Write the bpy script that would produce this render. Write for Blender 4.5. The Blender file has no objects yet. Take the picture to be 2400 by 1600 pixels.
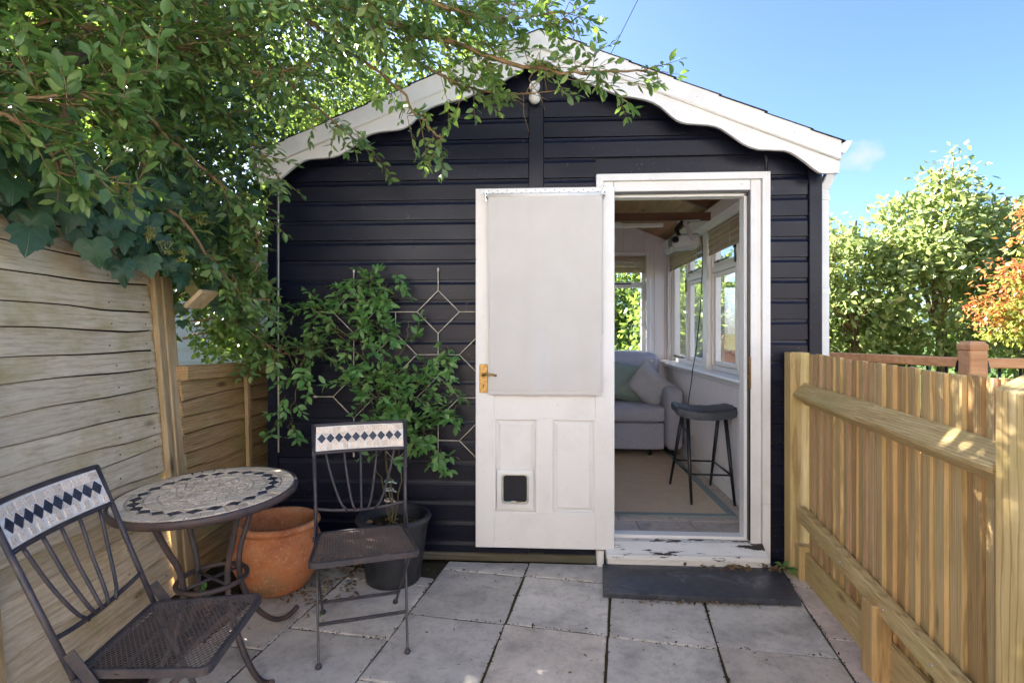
import bpy, math, random
import numpy as np
from mathutils import Vector, Matrix

random.seed(7)
rng = np.random.default_rng(11)
S = bpy.context.scene
R = math.radians
C = S.collection

# ---------------------------------------------------------------- camera
cam_d = bpy.data.cameras.new("camera")
cam = bpy.data.objects.new("camera", cam_d)
C.objects.link(cam)
cam.location = (0, 0, 1.30)
cam.rotation_euler = (R(90), 0, math.atan(75 / 1294))
cam_d.sensor_width = 36
cam_d.lens = 36 * 1294 / 2400
cam_d.shift_y = -25 / 2400
cam_d.clip_start = 0.02
cam_d.clip_end = 600
S.camera = cam

# ---------------------------------------------------------------- sky, sun, exposure
SUN_FROM = Vector((-1.0, 0.55, 0.0)).normalized()
SUN_EL = R(33)
sun_vec = Vector((SUN_FROM.x * math.cos(SUN_EL), SUN_FROM.y * math.cos(SUN_EL), math.sin(SUN_EL)))
W = bpy.data.worlds.new("World")
S.world = W
W.use_nodes = True
wn = W.node_tree
bg = wn.nodes["Background"]
sky = wn.nodes.new("ShaderNodeTexSky")
sky.sky_type = 'NISHITA'
sky.sun_disc = False
sky.sun_elevation = SUN_EL
sky.sun_rotation = math.atan2(sun_vec.x, sun_vec.y)
sky.air_density = 0.62
sky.dust_density = 1.5
sky.ozone_density = 5.0
# one small fair-weather cloud low in the sky to the right of the eave
tc = wn.nodes.new('ShaderNodeTexCoord')
def wmath(op, a, b):
    m = wn.nodes.new('ShaderNodeMath'); m.operation = op
    for i, v in enumerate((a, b)):
        if isinstance(v, (int, float)): m.inputs[i].default_value = v
        else: wn.links.new(v, m.inputs[i])
    return m.outputs[0]
vs_ = wn.nodes.new('ShaderNodeVectorMath'); vs_.operation = 'SUBTRACT'
wn.links.new(tc.outputs['Generated'], vs_.inputs[0]); vs_.inputs[1].default_value = Vector((0.4656, 0.8470, 0.2566))
vm_ = wn.nodes.new('ShaderNodeVectorMath'); vm_.operation = 'MULTIPLY'; vm_.inputs[1].default_value = (1, 1, 1.5)
wn.links.new(vs_.outputs[0], vm_.inputs[0])
ln_ = wn.nodes.new('ShaderNodeVectorMath'); ln_.operation = 'LENGTH'; wn.links.new(vm_.outputs[0], ln_.inputs[0])
ns_ = wn.nodes.new('ShaderNodeTexNoise'); ns_.inputs['Scale'].default_value = 34; ns_.inputs['Detail'].default_value = 6; wn.links.new(tc.outputs['Generated'], ns_.inputs['Vector'])
cf_ = wmath('ADD', wmath('DIVIDE', wmath('SUBTRACT', .028, ln_.outputs['Value']), .05), wmath('MULTIPLY', wmath('SUBTRACT', ns_.outputs['Fac'], .5), 1.6))
cl_ = wn.nodes.new('ShaderNodeClamp'); wn.links.new(cf_, cl_.inputs[0]); cl_.inputs['Max'].default_value = .6
cm_ = wn.nodes.new('ShaderNodeMix'); cm_.data_type = 'RGBA'; wn.links.new(cl_.outputs[0], cm_.inputs[0]); wn.links.new(sky.outputs[0], cm_.inputs[6]); cm_.inputs[7].default_value = (2.0, 2.0, 2.05, 1)
wn.links.new(cm_.outputs[2], bg.inputs[0])
bg.inputs[1].default_value = 0.05
sl = bpy.data.lights.new("sun", 'SUN')
sun = bpy.data.objects.new("sun", sl)
C.objects.link(sun)
sl.energy = 5.0
sl.angle = R(0.53)
sl.color = (1.0, 0.935, 0.83)
sun.rotation_euler = (-sun_vec).to_track_quat('-Z', 'Y').to_euler()
sun.location = (-6, 3, 8)
S.view_settings.view_transform = 'Standard'
S.view_settings.look = 'None'
S.view_settings.gamma = 1
S.view_settings.use_curve_mapping = False
S.view_settings.exposure = 3.35
S.view_settings.use_white_balance = True
S.view_settings.white_balance_temperature = 6300
S.view_settings.white_balance_tint = 11.5
S.cycles.use_denoising = True
S.cycles.max_bounces = 12
S.cycles.transparent_max_bounces = 8
S.cycles.diffuse_bounces = 10
S.cycles.sample_clamp_indirect = 6

# ---------------------------------------------------------------- mesh helpers
class MB:
    def __init__(s):
        s.v = []; s.f = []; s.s = []
    def add(s, vs, fs, smooth=False):
        o = len(s.v)
        s.v.extend(tuple(p) for p in vs)
        for f in fs:
            s.f.append(tuple(i + o for i in f)); s.s.append(smooth)
        return s
    def obox(s, c, ax, h, bev=0.0):
        c = Vector(c); ax = [Vector(a).normalized() for a in ax]
        if bev <= 0:
            vs = []
            for x in (-1, 1):
                for y in (-1, 1):
                    for z in (-1, 1):
                        vs.append(c + ax[0]*x*h[0] + ax[1]*y*h[1] + ax[2]*z*h[2])
            return s.add(vs, [(0,1,3,2),(4,6,7,5),(0,4,5,1),(2,3,7,6),(0,2,6,4),(1,5,7,3)])
        b = min(bev, .45*min(h))
        vs = []; idx = {}
        for x in (-1, 1):
            for y in (-1, 1):
                for z in (-1, 1):
                    sg = (x, y, z)
                    for k in range(3):
                        p = [sg[i]*(h[i] if i == k else h[i]-b) for i in range(3)]
                        idx[(x, y, z, k)] = len(vs)
                        vs.append(c + ax[0]*p[0] + ax[1]*p[1] + ax[2]*p[2])
        fs = []
        def quad(l, n):
            a, b_, c_ = (vs[l[0]], vs[l[1]], vs[l[2]])
            if (b_-a).cross(c_-a).dot(n) < 0: l = l[::-1]
            fs.append(tuple(l))
        for k in range(3):
            i, j = [q for q in range(3) if q != k]
            for sg in (-1, 1):
                l = []
                for a, b2 in ((-1,-1),(1,-1),(1,1),(-1,1)):
                    t = [0,0,0]; t[k] = sg; t[i] = a; t[j] = b2
                    l.append(idx[(*t, k)])
                quad(l, ax[k]*sg)
        for k in range(3):
            i, j = [q for q in range(3) if q != k]
            for a in (-1, 1):
                for b2 in (-1, 1):
                    t0 = [0,0,0]; t1 = [0,0,0]
                    t0[k] = -1; t1[k] = 1
                    t0[i] = t1[i] = a; t0[j] = t1[j] = b2
                    quad([idx[(*t0, i)], idx[(*t1, i)], idx[(*t1, j)], idx[(*t0, j)]], ax[i]*a + ax[j]*b2)
        for x in (-1, 1):
            for y in (-1, 1):
                for z in (-1, 1):
                    quad([idx[(x,y,z,0)], idx[(x,y,z,1)], idx[(x,y,z,2)]], ax[0]*x + ax[1]*y + ax[2]*z)
        return s.add(vs, fs)
    def box(s, x0, x1, y0, y1, z0, z1, bev=0.0):
        return s.obox(((x0+x1)/2, (y0+y1)/2, (z0+z1)/2), ((1,0,0),(0,1,0),(0,0,1)),
                      (abs(x1-x0)/2, abs(y1-y0)/2, abs(z1-z0)/2), bev)
    def bar(s, p, q, w, h, up=(0,0,1), bev=0.0):
        p = Vector(p); q = Vector(q); d = (q-p); L = d.length; d.normalize()
        u = Vector(up); sd = d.cross(u)
        if sd.length < 1e-5: sd = d.cross(Vector((1,0,0)))
        sd.normalize(); u = sd.cross(d)
        return s.obox((p+q)/2, (d, sd, u), (L/2, w/2, h/2), bev)
    def tube(s, pts, rad, n=8, closed=False, caps=True, smooth=True):
        pts = [Vector(p) for p in pts]; m = len(pts)
        if not hasattr(rad, '__len__'): rad = [rad]*m
        vs = []; fs = []
        prev = None
        for i in range(m):
            if closed: t = pts[(i+1) % m] - pts[i-1]
            else: t = pts[min(i+1, m-1)] - pts[max(i-1, 0)]
            if t.length < 1e-9: t = Vector((0,0,1))
            t.normalize()
            if prev is None:
                a = t.orthogonal().normalized()
            else:
                a = prev - t*prev.dot(t)
                a = a.normalized() if a.length > 1e-6 else t.orthogonal().normalized()
            prev = a; b = t.cross(a)
            for k in range(n):
                an = 2*math.pi*k/n
                vs.append(pts[i] + (a*math.cos(an) + b*math.sin(an))*rad[i])
        for i in range(m if closed else m-1):
            i2 = (i+1) % m
            for k in range(n):
                k2 = (k+1) % n
                fs.append((i*n+k, i*n+k2, i2*n+k2, i2*n+k))
        s.add(vs, fs, smooth)
        if caps and not closed:
            o = len(s.v) - len(vs)
            s.f.append(tuple(o+k for k in range(n))[::-1]); s.s.append(False)
            s.f.append(tuple(o+(m-1)*n+k for k in range(n))); s.s.append(False)
        return s
    def lathe(s, prof, n=40, c=(0,0,0), wob=None):
        vs = []; fs = []; m = len(prof)
        for r, z in prof:
            for k in range(n):
                a = 2*math.pi*k/n
                rr = r*(1 + (wob(a, z) if wob else 0))
                vs.append((c[0]+rr*math.cos(a), c[1]+rr*math.sin(a), c[2]+z))
        for i in range(m-1):
            for k in range(n):
                k2 = (k+1) % n
                fs.append((i*n+k, i*n+k2, (i+1)*n+k2, (i+1)*n+k))
        return s.add(vs, fs, True)
    def prism(s, poly, o, ux, uy, ext, smooth=False):
        o = Vector(o); ux = Vector(ux); uy = Vector(uy); e = Vector(ext); n = len(poly)
        a = [o + ux*x + uy*y for x, y in poly]; b = [p + e for p in a]
        fs = [tuple(range(n))[::-1], tuple(range(n, 2*n))]
        area = sum(poly[i][0]*poly[(i+1) % n][1] - poly[(i+1) % n][0]*poly[i][1] for i in range(n))
        flip = (area > 0) != (ux.cross(uy).dot(e) > 0)
        sides = [(i, (i+1) % n, n+(i+1) % n, n+i) for i in range(n)]
        fs = fs + sides
        if flip: fs = [f[::-1] for f in fs]
        return s.add(a+b, fs, smooth)
    def grid(s, fn, nu, nv, smooth=True, wrapu=False):
        vs = [fn(i/nu, j/nv) for j in range(nv+1) for i in range(nu + (0 if wrapu else 1))]
        w = nu if wrapu else nu+1
        fs = []
        for j in range(nv):
            for i in range(nu):
                i2 = (i+1) % w
                fs.append((j*w+i, j*w+i2, (j+1)*w+i2, (j+1)*w+i))
        return s.add(vs, fs, smooth)
    def mesh(s, name, mat):
        me = bpy.data.meshes.new(name)
        me.from_pydata(s.v, [], s.f)
        me.polygons.foreach_set('use_smooth', s.s)
        if mat: me.materials.append(mat)
        me.update()
        return me
    def build(s, name, mat, parent=None, loc=None, flat=False):
        """vertices in world space unless the parent is rotated; shifted to the parent's frame when loc is None"""
        o = bpy.data.objects.new(name, s.mesh(name, mat))
        C.objects.link(o)
        if parent is not None:
            o.parent = parent
            if loc is None and not is_local(parent):
                o.location = -base_of(parent)
        if loc is not None: o.location = loc
        return o

def is_local(o):
    while o is not None:
        if o.get('_local'): return True
        o = o.parent
    return False
def base_of(o):
    v = Vector((0,0,0))
    while o is not None:
        v = v + o.location; o = o.parent
    return v

USED_LABELS = {}
def tag(o, label=None, cat=None, group=None, kind=None):
    if label: o['label'] = label
    if cat: o['category'] = cat
    if group: o['group'] = group
    if kind: o['kind'] = kind
    return o
def thing(name, label, cat, loc=(0,0,0), rz=0.0, group=None, local=False):
    o = bpy.data.objects.new(name, None); C.objects.link(o)
    o.empty_display_size = .1
    o.location = loc; o.rotation_euler = (0, 0, rz)
    if local: o['_local'] = 1
    return tag(o, label, cat, group)
def copy_obj(o, name, parent=None):
    c = o.copy(); c.name = name; C.objects.link(c); c.parent = parent
    return c
def copy_tree(o, parent=None):
    c = o.copy(); C.objects.link(c); c.parent = parent
    for ch in o.children: copy_tree(ch, c)
    return c

# ---------------------------------------------------------------- material helpers
class NT:
    def __init__(s, name):
        s.m = bpy.data.materials.new(name); s.m.use_nodes = True
        s.t = s.m.node_tree; s.t.nodes.clear()
        s.out = s.t.nodes.new('ShaderNodeOutputMaterial')
    def n(s, typ, props=None, **ins):
        nd = s.t.nodes.new('ShaderNode' + typ)
        for k, v in (props or {}).items(): setattr(nd, k, v)
        for k, v in ins.items():
            key = int(k[1:]) if k[0] == 'i' and k[1:].isdigit() else k.replace('_', ' ')
            sock = nd.inputs[key]
            if isinstance(v, bpy.types.NodeSocket): s.t.links.new(v, sock)
            elif isinstance(v, bpy.types.Node): s.t.links.new(v.outputs[0], sock)
            else:
                if sock.type == 'RGBA' and hasattr(v, '__len__') and len(v) == 3: v = (*v, 1)
                sock.default_value = v
        return nd
    def mix(s, fac, a, b, mode='MIX'):
        nd = s.n('Mix', {'data_type': 'RGBA', 'blend_type': mode}, i0=fac, i6=a, i7=b)
        return nd.outputs[2]
    def ramp(s, fac, stops, interp='LINEAR'):
        nd = s.n('ValToRGB', Fac=fac)
        nd.color_ramp.interpolation = interp
        el = nd.color_ramp.elements
        while len(el) < len(stops): el.new(.5)
        for e, (p, c) in zip(el, stops):
            e.position = p
            e.color = (*c, 1) if hasattr(c, '__len__') else (c, c, c, 1)
        return nd.outputs[0]
    def math(s, op, a, b=0.0, clamp=False):
        return s.n('Math', {'operation': op, 'use_clamp': clamp}, i0=a, i1=b).outputs[0]
    def coords(s, scale=(1,1,1), rnd=True, which='Object'):
        tc = s.n('TexCoord').outputs[which]
        if rnd:
            oi = s.n('ObjectInfo').outputs['Random']
            cx = s.n('CombineXYZ', X=s.math('MULTIPLY', oi, 37.0), Y=s.math('MULTIPLY', oi, 91.0), Z=s.math('MULTIPLY', oi, 53.0))
            tc = s.n('VectorMath', {'operation': 'ADD'}, i0=tc, i1=cx.outputs[0]).outputs[0]
        return s.n('VectorMath', {'operation': 'MULTIPLY'}, i0=tc, i1=scale).outputs[0]
    def noise(s, vec, scale, detail=4, rough=.55, dist=0.0):
        return s.n('TexNoise', Vector=vec, Scale=scale, Detail=detail, Roughness=rough, Distortion=dist).outputs['Fac']
    def bump(s, h, strength=.3, dist=.01):
        return s.n('Bump', Height=h, Strength=strength, Distance=dist).outputs[0]
    def finish(s, col, rough=.5, bump=None, spec=.4, metal=0.0, **kw):
        ins = dict(Base_Color=col, Roughness=rough, Metallic=metal, **kw)
        ins['Specular_IOR_Level'] = spec
        if bump is not None: ins['Normal'] = bump
        p = s.n('BsdfPrincipled', **ins)
        s.t.links.new(p.outputs[0], s.out.inputs[0])
        s.p = p
        return s.m
def hsv_rand(t, col, amt=.25, lo=None):
    oi = t.n('ObjectInfo').outputs['Random']
    v = t.math('ADD', t.math('MULTIPLY', oi, amt), 1-amt*.5)
    return t.n('HueSaturation', Color=col, Value=v).outputs[0]

def m_wood(name, dark, mid, light, axis='Z', var=.25, stain=None, stain_amt=.5, rough=.75, knots=True, across=26, along=1.3, bumpk=.35, contrast=1.0, lines=0, lamt=.55):
    t = NT(name)
    sc = [across]*3; sc['XYZ'.index(axis)] = along
    v = t.coords(tuple(sc))
    g = t.noise(v, 1.0, 7, .62, .5)
    g2 = t.noise(t.coords((sc[0]*2.6, sc[1]*2.6, sc[2]*2.6)), 1.0, 3, .6)
    gm = t.math('ADD', t.math('MULTIPLY', g, .72), t.math('MULTIPLY', g2, .28))
    lo, hi = .5-.17/contrast, .5+.17/contrast
    col = t.ramp(gm, [(lo, dark), (.5, mid), (hi, light)])
    big = t.noise(t.coords((1,1,1)), 3.2, 5, .65)
    col = t.mix(t.ramp(big, [(.35, 0), (.75, .45)]), col, [c*.62 for c in mid] + [1])
    if lines:
        ws = [1.0]*3; ws['XYZ'.index(axis)] = .10
        wv = t.n('TexWave', {'wave_type': 'BANDS', 'bands_direction': {'X': 'Z', 'Y': 'Z', 'Z': 'Y'}[axis]}, Vector=t.coords(tuple(ws)), Scale=lines, Distortion=5.0, Detail=3.0)
        wv.inputs['Detail Scale'].default_value = 1.6
        lf_ = t.ramp(wv.outputs['Fac'], [(.0, lamt), (.16, lamt*.22), (.4, 0)])
        col = t.mix(lf_, col, [c*.55 for c in dark] + [1])
        gm = t.math('SUBTRACT', gm, t.math('MULTIPLY', t.n('RGBToBW', Color=lf_).outputs[0], .5))
    if stain:
        st = t.noise(t.coords((1.6,1.6,1.6)), 2.1, 5, .65)
        col = t.mix(t.ramp(st, [(.47, 0), (.72, stain_amt)]), col, stain)
    if knots:
        ks = [7]*3; ks['XYZ'.index(axis)] = 2.2
        vo = t.n('TexVoronoi', Vector=t.coords(tuple(ks)), Scale=1.0, Randomness=1.0)
        col = t.mix(t.ramp(vo.outputs['Distance'], [(.05, .85), (.15, 0)]), col, [c*.28 for c in dark] + [1])
    col = hsv_rand(t, col, var)
    return t.finish(col, rough, t.bump(gm, bumpk, .006), .25)

def m_paint(name, col, rough=.45, dirt=(.3,.27,.22), dirt_amt=.25, chip=None, chip_at=.66, grain=None, spec=.4, dscale=3.0, speck=True):
    t = NT(name)
    v = t.coords((1,1,1))
    n1 = t.noise(v, dscale, 6, .65)
    c = t.mix(t.ramp(n1, [(.48, 0), (.78, dirt_amt)]), (*col, 1), (*dirt, 1))
    if speck:
        n3 = t.noise(v, 95, 2, .5)
        c = t.mix(t.ramp(n3, [(.70, 0), (.76, dirt_amt*1.6)]), c, (*dirt, 1))
    n2 = t.noise(v, 42, 4, .6)
    h = n2
    if chip:
        vs = t.coords(chip[1] if len(chip) > 1 else (9, 9, 9))
        n4 = t.noise(vs, 1.0, 6, .7, .3)
        k = t.ramp(n4, [(chip_at, 0), (chip_at+.015, 1)])
        c = t.mix(k, c, (*chip[0], 1))
        h = t.math('SUBTRACT', n2, t.math('MULTIPLY', k, 1.5))
    return t.finish(c, rough, t.bump(h, .12, .004), spec)

def m_leaf(name, c1, c2, c3, trans=.35, tcol=(.35,.5,.06), rough=.38, spec=.45):
    t = NT(name)
    oi = t.n('ObjectInfo').outputs['Random']
    isl = t.n('NewGeometry').outputs['Random Per Island']
    r = t.math('FRACT', t.math('ADD', oi, isl))
    col = t.ramp(r, [(0, c1), (.5, c2), (1, c3)])
    n = t.noise(t.n('TexCoord').outputs['Object'], 40, 3)
    col = t.mix(t.ramp(n, [(.4, 0), (.8, .25)]), col, c3)
    p = t.n('BsdfPrincipled', Base_Color=col, Roughness=rough)
    p.inputs['Specular IOR Level'].default_value = spec
    tr = t.n('BsdfTranslucent', Color=t.mix(.65, col, (*tcol, 1)))
    ms = t.n('MixShader', Fac=trans, i1=p.outputs[0], i2=tr.outputs[0])
    t.t.links.new(ms.outputs[0], t.out.inputs[0])
    return t.m

def m_glass(name, tint=(.98,.99,.985)):
    t = NT(name)
    bf = t.n('NewGeometry').outputs['Backfacing']
    fr = t.n('Fresnel', IOR=t.math('SUBTRACT', 1.5, t.math('MULTIPLY', bf, 1.5-1/1.5)))
    tr = t.n('BsdfTransparent', Color=tint)
    gl = t.n('BsdfGlossy', Roughness=.01, Color=(1,1,1))
    ms = t.n('MixShader', Fac=fr.outputs[0], i1=tr.outputs[0], i2=gl.outputs[0])
    t.t.links.new(ms.outputs[0], t.out.inputs[0])
    return t.m
def m_plain(name, col, rough=.5, spec=.4, metal=0.0, var=.0, nscale=30, namt=.2, bump=.1, col2=None):
    t = NT(name)
    n = t.noise(t.coords((1,1,1)), nscale, 5, .6)
    c2 = col2 or [k*(1-namt*1.6) for k in col]
    c = t.mix(t.ramp(n, [(.35, 0), (.7, 1)]), (*col, 1), (*c2, 1))
    if var: c = hsv_rand(t, c, var)
    return t.finish(c, rough, t.bump(n, bump, .004), spec, metal)

# ---------------------------------------------------------------- materials
def m_slab(name, tint):
    t = NT(name)
    v = t.coords((1,1,1))
    big = t.noise(v, 5, 6, .65)
    mid = t.noise(v, 28, 5, .65)
    fine = t.noise(v, 190, 3, .6)
    c = t.ramp(big, [(.3, [k*.62 for k in tint]), (.5, tint), (.72, [min(1, k*1.22) for k in tint])])
    c = t.mix(t.ramp(mid, [(.5, 0), (.75, .5)]), c, (*[k*.5 for k in tint], 1))
    c = t.mix(t.ramp(fine, [(.6, 0), (.72, .6)]), c, (.05, .045, .04, 1))
    c = t.mix(t.ramp(fine, [(.28, .5), (.36, 0)]), c, (.62, .58, .54, 1))
    st = t.noise(v, 9, 7, .72, 1.2)
    c = t.mix(t.ramp(st, [(.58, 0), (.66, .38)]), c, (*[k*.42 for k in tint], 1))
    c = t.mix(t.ramp(st, [(.30, .35), (.38, 0)]), c, (.68,.62,.54,1))
    c = hsv_rand(t, c, .34)
    h = t.math('ADD', t.math('MULTIPLY', mid, .6), t.math('MULTIPLY', fine, .5))
    return t.finish(c, .85, t.bump(h, .35, .004), .25)
SLAB = [m_slab('concrete_grey', (.58,.53,.47)), m_slab('concrete_warm', (.61,.53,.45)), m_slab('concrete_pink', (.62,.50,.42))]
SOIL = m_plain('soil', (.045,.034,.024), .95, .1, nscale=55, col2=(.015,.012,.009), bump=.8)
MOSSY = m_plain('joint_soil', (.075,.06,.042), .95, .1, nscale=80, col2=(.05,.05,.02), bump=.8)
GRASSM = m_plain('lawn', (.06,.10,.025), .9, .1, nscale=9, col2=(.035,.06,.015), bump=.6)

def m_black_board():
    t = NT('black_painted_board')
    v = t.coords((1,1,1))
    streak = t.noise(t.coords((1.4, 9, 22)), 1.0, 5, .6, .3)
    big = t.noise(v, 2.4, 4, .6)
    sp = t.noise(v, 120, 2, .5)
    sp2 = t.noise(t.coords((24, 24, 6)), 1.0, 4, .65)
    c = t.ramp(streak, [(.3, (.004,.005,.0135)), (.7, (.008,.0098,.0235))])
    c = t.mix(t.ramp(big, [(.5, 0), (.8, .2)]), c, (.02,.02,.024,1))
    c = t.mix(t.ramp(sp, [(.715, 0), (.76, .5)]), c, (.3,.29,.28,1))
    c = t.mix(t.ramp(sp2, [(.69, 0), (.76, .35)]), c, (.22,.21,.21,1))
    c = hsv_rand(t, c, .3)
    rg = t.ramp(big, [(.3, .27), (.7, .42)])
    rg = t.n('RGBToBW', Color=rg).outputs[0]
    return t.finish(c, rg, t.bump(streak, .08, .004), .28)
BLACK = m_black_board()
WHITE = m_paint('white_gloss_paint', (.80,.79,.77), .42, (.40,.37,.33), .26)
WHITE_OLD = m_paint('weathered_white_paint', (.78,.77,.75), .5, (.36,.33,.28), .3, chip=((.06,.05,.045), (7, 16, 34)), chip_at=.70)
WHITE_PEEL = m_paint('peeling_white_paint', (.76,.75,.73), .5, (.33,.3,.26), .4, chip=((.035,.028,.022), (3.0, 14, 30)), chip_at=.54)
WHITE_TRIM = m_paint('white_window_paint', (.82,.81,.79), .4, (.55,.53,.5), .12, speck=False)
BARGE = m_paint('bargeboard_paint', (.80,.785,.755), .48, (.40,.33,.27), .32, dscale=4.5, chip=((.2,.17,.14), (11, 11, 11)), chip_at=.735)
FELT = m_plain('roof_felt', (.03,.03,.033), .9, .2, nscale=120, bump=.5)
UPVC = m_plain('white_plastic', (.80,.80,.79), .35, .5, nscale=8, namt=.06, bump=.02)
INWALL = m_paint('interior_panel_paint', (.84,.80,.80), .5, (.6,.57,.56), .12, speck=False)
PINE = m_wood('varnished_ceiling_pine', (.20,.085,.036), (.34,.16,.075), (.46,.24,.125), 'Y', .35, rough=.45, across=14, along=1.0, bumpk=.1)
BEAM = m_wood('dark_stained_beam', (.075,.035,.022), (.12,.06,.038), (.17,.085,.055), 'X', .15, rough=.5, knots=False)
LAP = m_wood('weathered_larch_lap', (.46,.35,.215), (.71,.59,.41), (.80,.71,.54), 'Y', .22, stain=(.40,.33,.13,1), stain_amt=.75, across=75, along=5.0, lines=13, lamt=.17)
GAP_SHADE = m_plain('gap_shade', (.035,.022,.014), .9, .1)  # shade between overlapping planks, put into the colour
LAPLOW = m_wood('golden_larch_lap', (.30,.18,.075), (.48,.30,.135), (.58,.41,.21), 'Y', .26, stain=(.25,.23,.06,1), stain_amt=.6, across=50, along=3.5, lines=24)
POSTW = m_wood('weathered_fence_post_wood', (.32,.21,.10), (.50,.36,.19), (.62,.48,.29), 'Z', .12, stain=(.17,.16,.05,1), stain_amt=.4)
FEATHER = m_wood('treated_featheredge', (.46,.285,.11), (.67,.47,.215), (.77,.59,.32), 'Z', .28, stain=(.46,.36,.14,1), stain_amt=.5, across=46, along=2.2, lines=26)
FEATHER_D = m_wood('treated_featheredge_brown', (.38,.215,.085), (.57,.36,.15), (.68,.48,.24), 'Z', .2, stain=(.38,.27,.11,1), stain_amt=.5, across=46, along=2.2, lines=26)
RAILW = m_wood('treated_rail', (.40,.26,.105), (.58,.42,.19), (.70,.55,.30), 'Y', .14, stain=(.42,.36,.12,1), stain_amt=.6, across=48, along=2.0, lines=40)
POSTR = m_wood('treated_post', (.42,.27,.10), (.60,.43,.19), (.72,.57,.30), 'Z', .1, stain=(.48,.40,.13,1), stain_amt=.6, across=30, along=1.4, lines=16)
DECKW = m_wood('orange_stained_deck_wood', (.55,.25,.11), (.70,.36,.17), (.80,.46,.25), 'X', .1, knots=False, bumpk=.15)
IRON = m_plain('painted_iron', (.032,.032,.042), .42, .45, nscale=24, col2=(.075,.06,.06), bump=.25)
IRON_RUST = m_plain('rusting_iron', (.042,.04,.047), .5, .4, nscale=14, col2=(.10,.062,.05), bump=.4)
GROUT = m_plain('grout', (.84,.81,.75), .85, .2, nscale=60, namt=.15)
def m_tile(name, base, sp, var=.35):
    t = NT(name)
    v = t.coords((1,1,1))
    n = t.noise(v, 260, 3, .6); n2 = t.noise(v, 90, 3, .6)
    c = t.mix(t.ramp(n, [(.52, 0), (.62, .8)]), (*base, 1), (*sp, 1))
    c = t.mix(t.ramp(n2, [(.55, 0), (.75, .5)]), c, (*[k*.55 for k in base], 1))
    c = hsv_rand(t, c, var)
    return t.finish(c, .38, t.bump(n, .06, .002), .5)
TILE = m_tile('speckled_stone_tile', (.80,.68,.54), (.40,.28,.21))
TILEG = m_tile('grey_stone_tile', (.72,.60,.46), (.36,.27,.20))
TILE_BLUE = m_tile('slate_blue_tile', (.022,.027,.05), (.05,.055,.08), .5)
TERRA = None
def m_terra():
    t = NT('terracotta')
    v = t.coords((1,1,1), rnd=False)
    n = t.noise(v, 6, 6, .65); n2 = t.noise(v, 60, 4, .6)
    c = t.ramp(n, [(.3, (.38,.125,.05)), (.5, (.56,.22,.09)), (.72, (.66,.37,.21))])
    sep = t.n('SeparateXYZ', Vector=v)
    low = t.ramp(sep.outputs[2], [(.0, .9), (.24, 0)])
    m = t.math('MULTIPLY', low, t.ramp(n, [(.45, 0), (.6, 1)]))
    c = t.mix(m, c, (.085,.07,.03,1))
    c = t.mix(t.ramp(n2, [(.55, 0), (.75, .5)]), c, (.66,.52,.42,1))
    return t.finish(c, .75, t.bump(n2, .2, .003), .25)
TERRA = m_terra()
def m_blackpot():
    t = NT('ribbed_black_plastic')
    v = t.coords((2, 2, 160), rnd=False)
    n = t.noise(v, 1.0, 4, .6); n2 = t.noise(t.coords((1,1,1)), 7, 4)
    c = t.ramp(n2, [(.35, (.017,.019,.026)), (.75, (.05,.05,.055))])
    return t.finish(c, .5, t.bump(n, .5, .004), .45)
BLACKPOT = m_blackpot()
BRASS = m_plain('aged_brass', (.42,.28,.10), .38, .5, 1.0, nscale=60, col2=(.20,.12,.05), bump=.1)
CHROME = m_plain('chrome', (.7,.7,.7), .2, .5, 1.0, namt=.05)
CREAMW = m_plain('cream_wire', (.66,.62,.50), .45, .4, nscale=40, namt=.2)
FABRIC_BLIND = m_plain('blind_fabric', (.62,.60,.575), .8, .15, nscale=5, namt=.035, bump=.02)
def m_weave(name, col, sc=420, amt=.35, rough=.9, dirt=.2):
    t = NT(name)
    v = t.coords((1,1,1))
    n = t.noise(v, sc, 2, .5); n2 = t.noise(v, 9, 4)
    c = t.mix(t.ramp(n, [(.35, 0), (.65, 1)]), (*[k*(1+amt) for k in col], 1), (*[k*(1-amt) for k in col], 1))
    c = t.mix(t.ramp(n2, [(.4, 0), (.8, dirt)]), c, (*[k*.6 for k in col], 1))
    return t.finish(c, rough, t.bump(n, .25, .003), .15)
SOFA = m_weave('grey_sofa_weave', (.43,.43,.51))
GREENC = m_weave('green_linen', (.27,.33,.28))
LILAC = m_weave('pale_lilac_cotton', (.50,.495,.525), 500, .12)
SISAL = m_weave('sisal_weave', (.60,.47,.34), 210, .2, dirt=.3)
RUGB = m_weave('grey_green_binding', (.25,.29,.28), 300, .1)
LEATHER = m_plain('dark_blue_leather', (.035,.042,.055), .48, .45, nscale=16, col2=(.075,.085,.10), bump=.25)
BLKMETAL = m_plain('satin_black_metal', (.012,.012,.013), .35, .5, namt=.1)
BAMBOO = m_wood('bamboo_slat', (.34,.27,.18), (.50,.42,.30), (.60,.53,.40), 'Y', .3, knots=False, bumpk=.1)
BAMBOO_X = m_wood('bamboo_slat_cross', (.34,.27,.18), (.50,.42,.30), (.60,.53,.40), 'X', .35, knots=False, bumpk=.1)
def m_floor_tile():
    t = NT('stone_floor_tile')
    v = t.coords((1,1,1))
    n = t.noise(v, 6, 7, .7, .8); n2 = t.noise(v, 40, 4)
    c = t.ramp(n, [(.3, (.34,.30,.27)), (.48, (.54,.46,.39)), (.62, (.60,.47,.37)), (.75, (.46,.40,.35))])
    c = t.mix(t.ramp(n2, [(.5, 0), (.8, .5)]), c, (.12,.11,.11,1))
    return t.finish(hsv_rand(t, c, .2), .45, t.bump(n2, .12, .003), .4)
FTILE = m_floor_tile()
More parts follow.
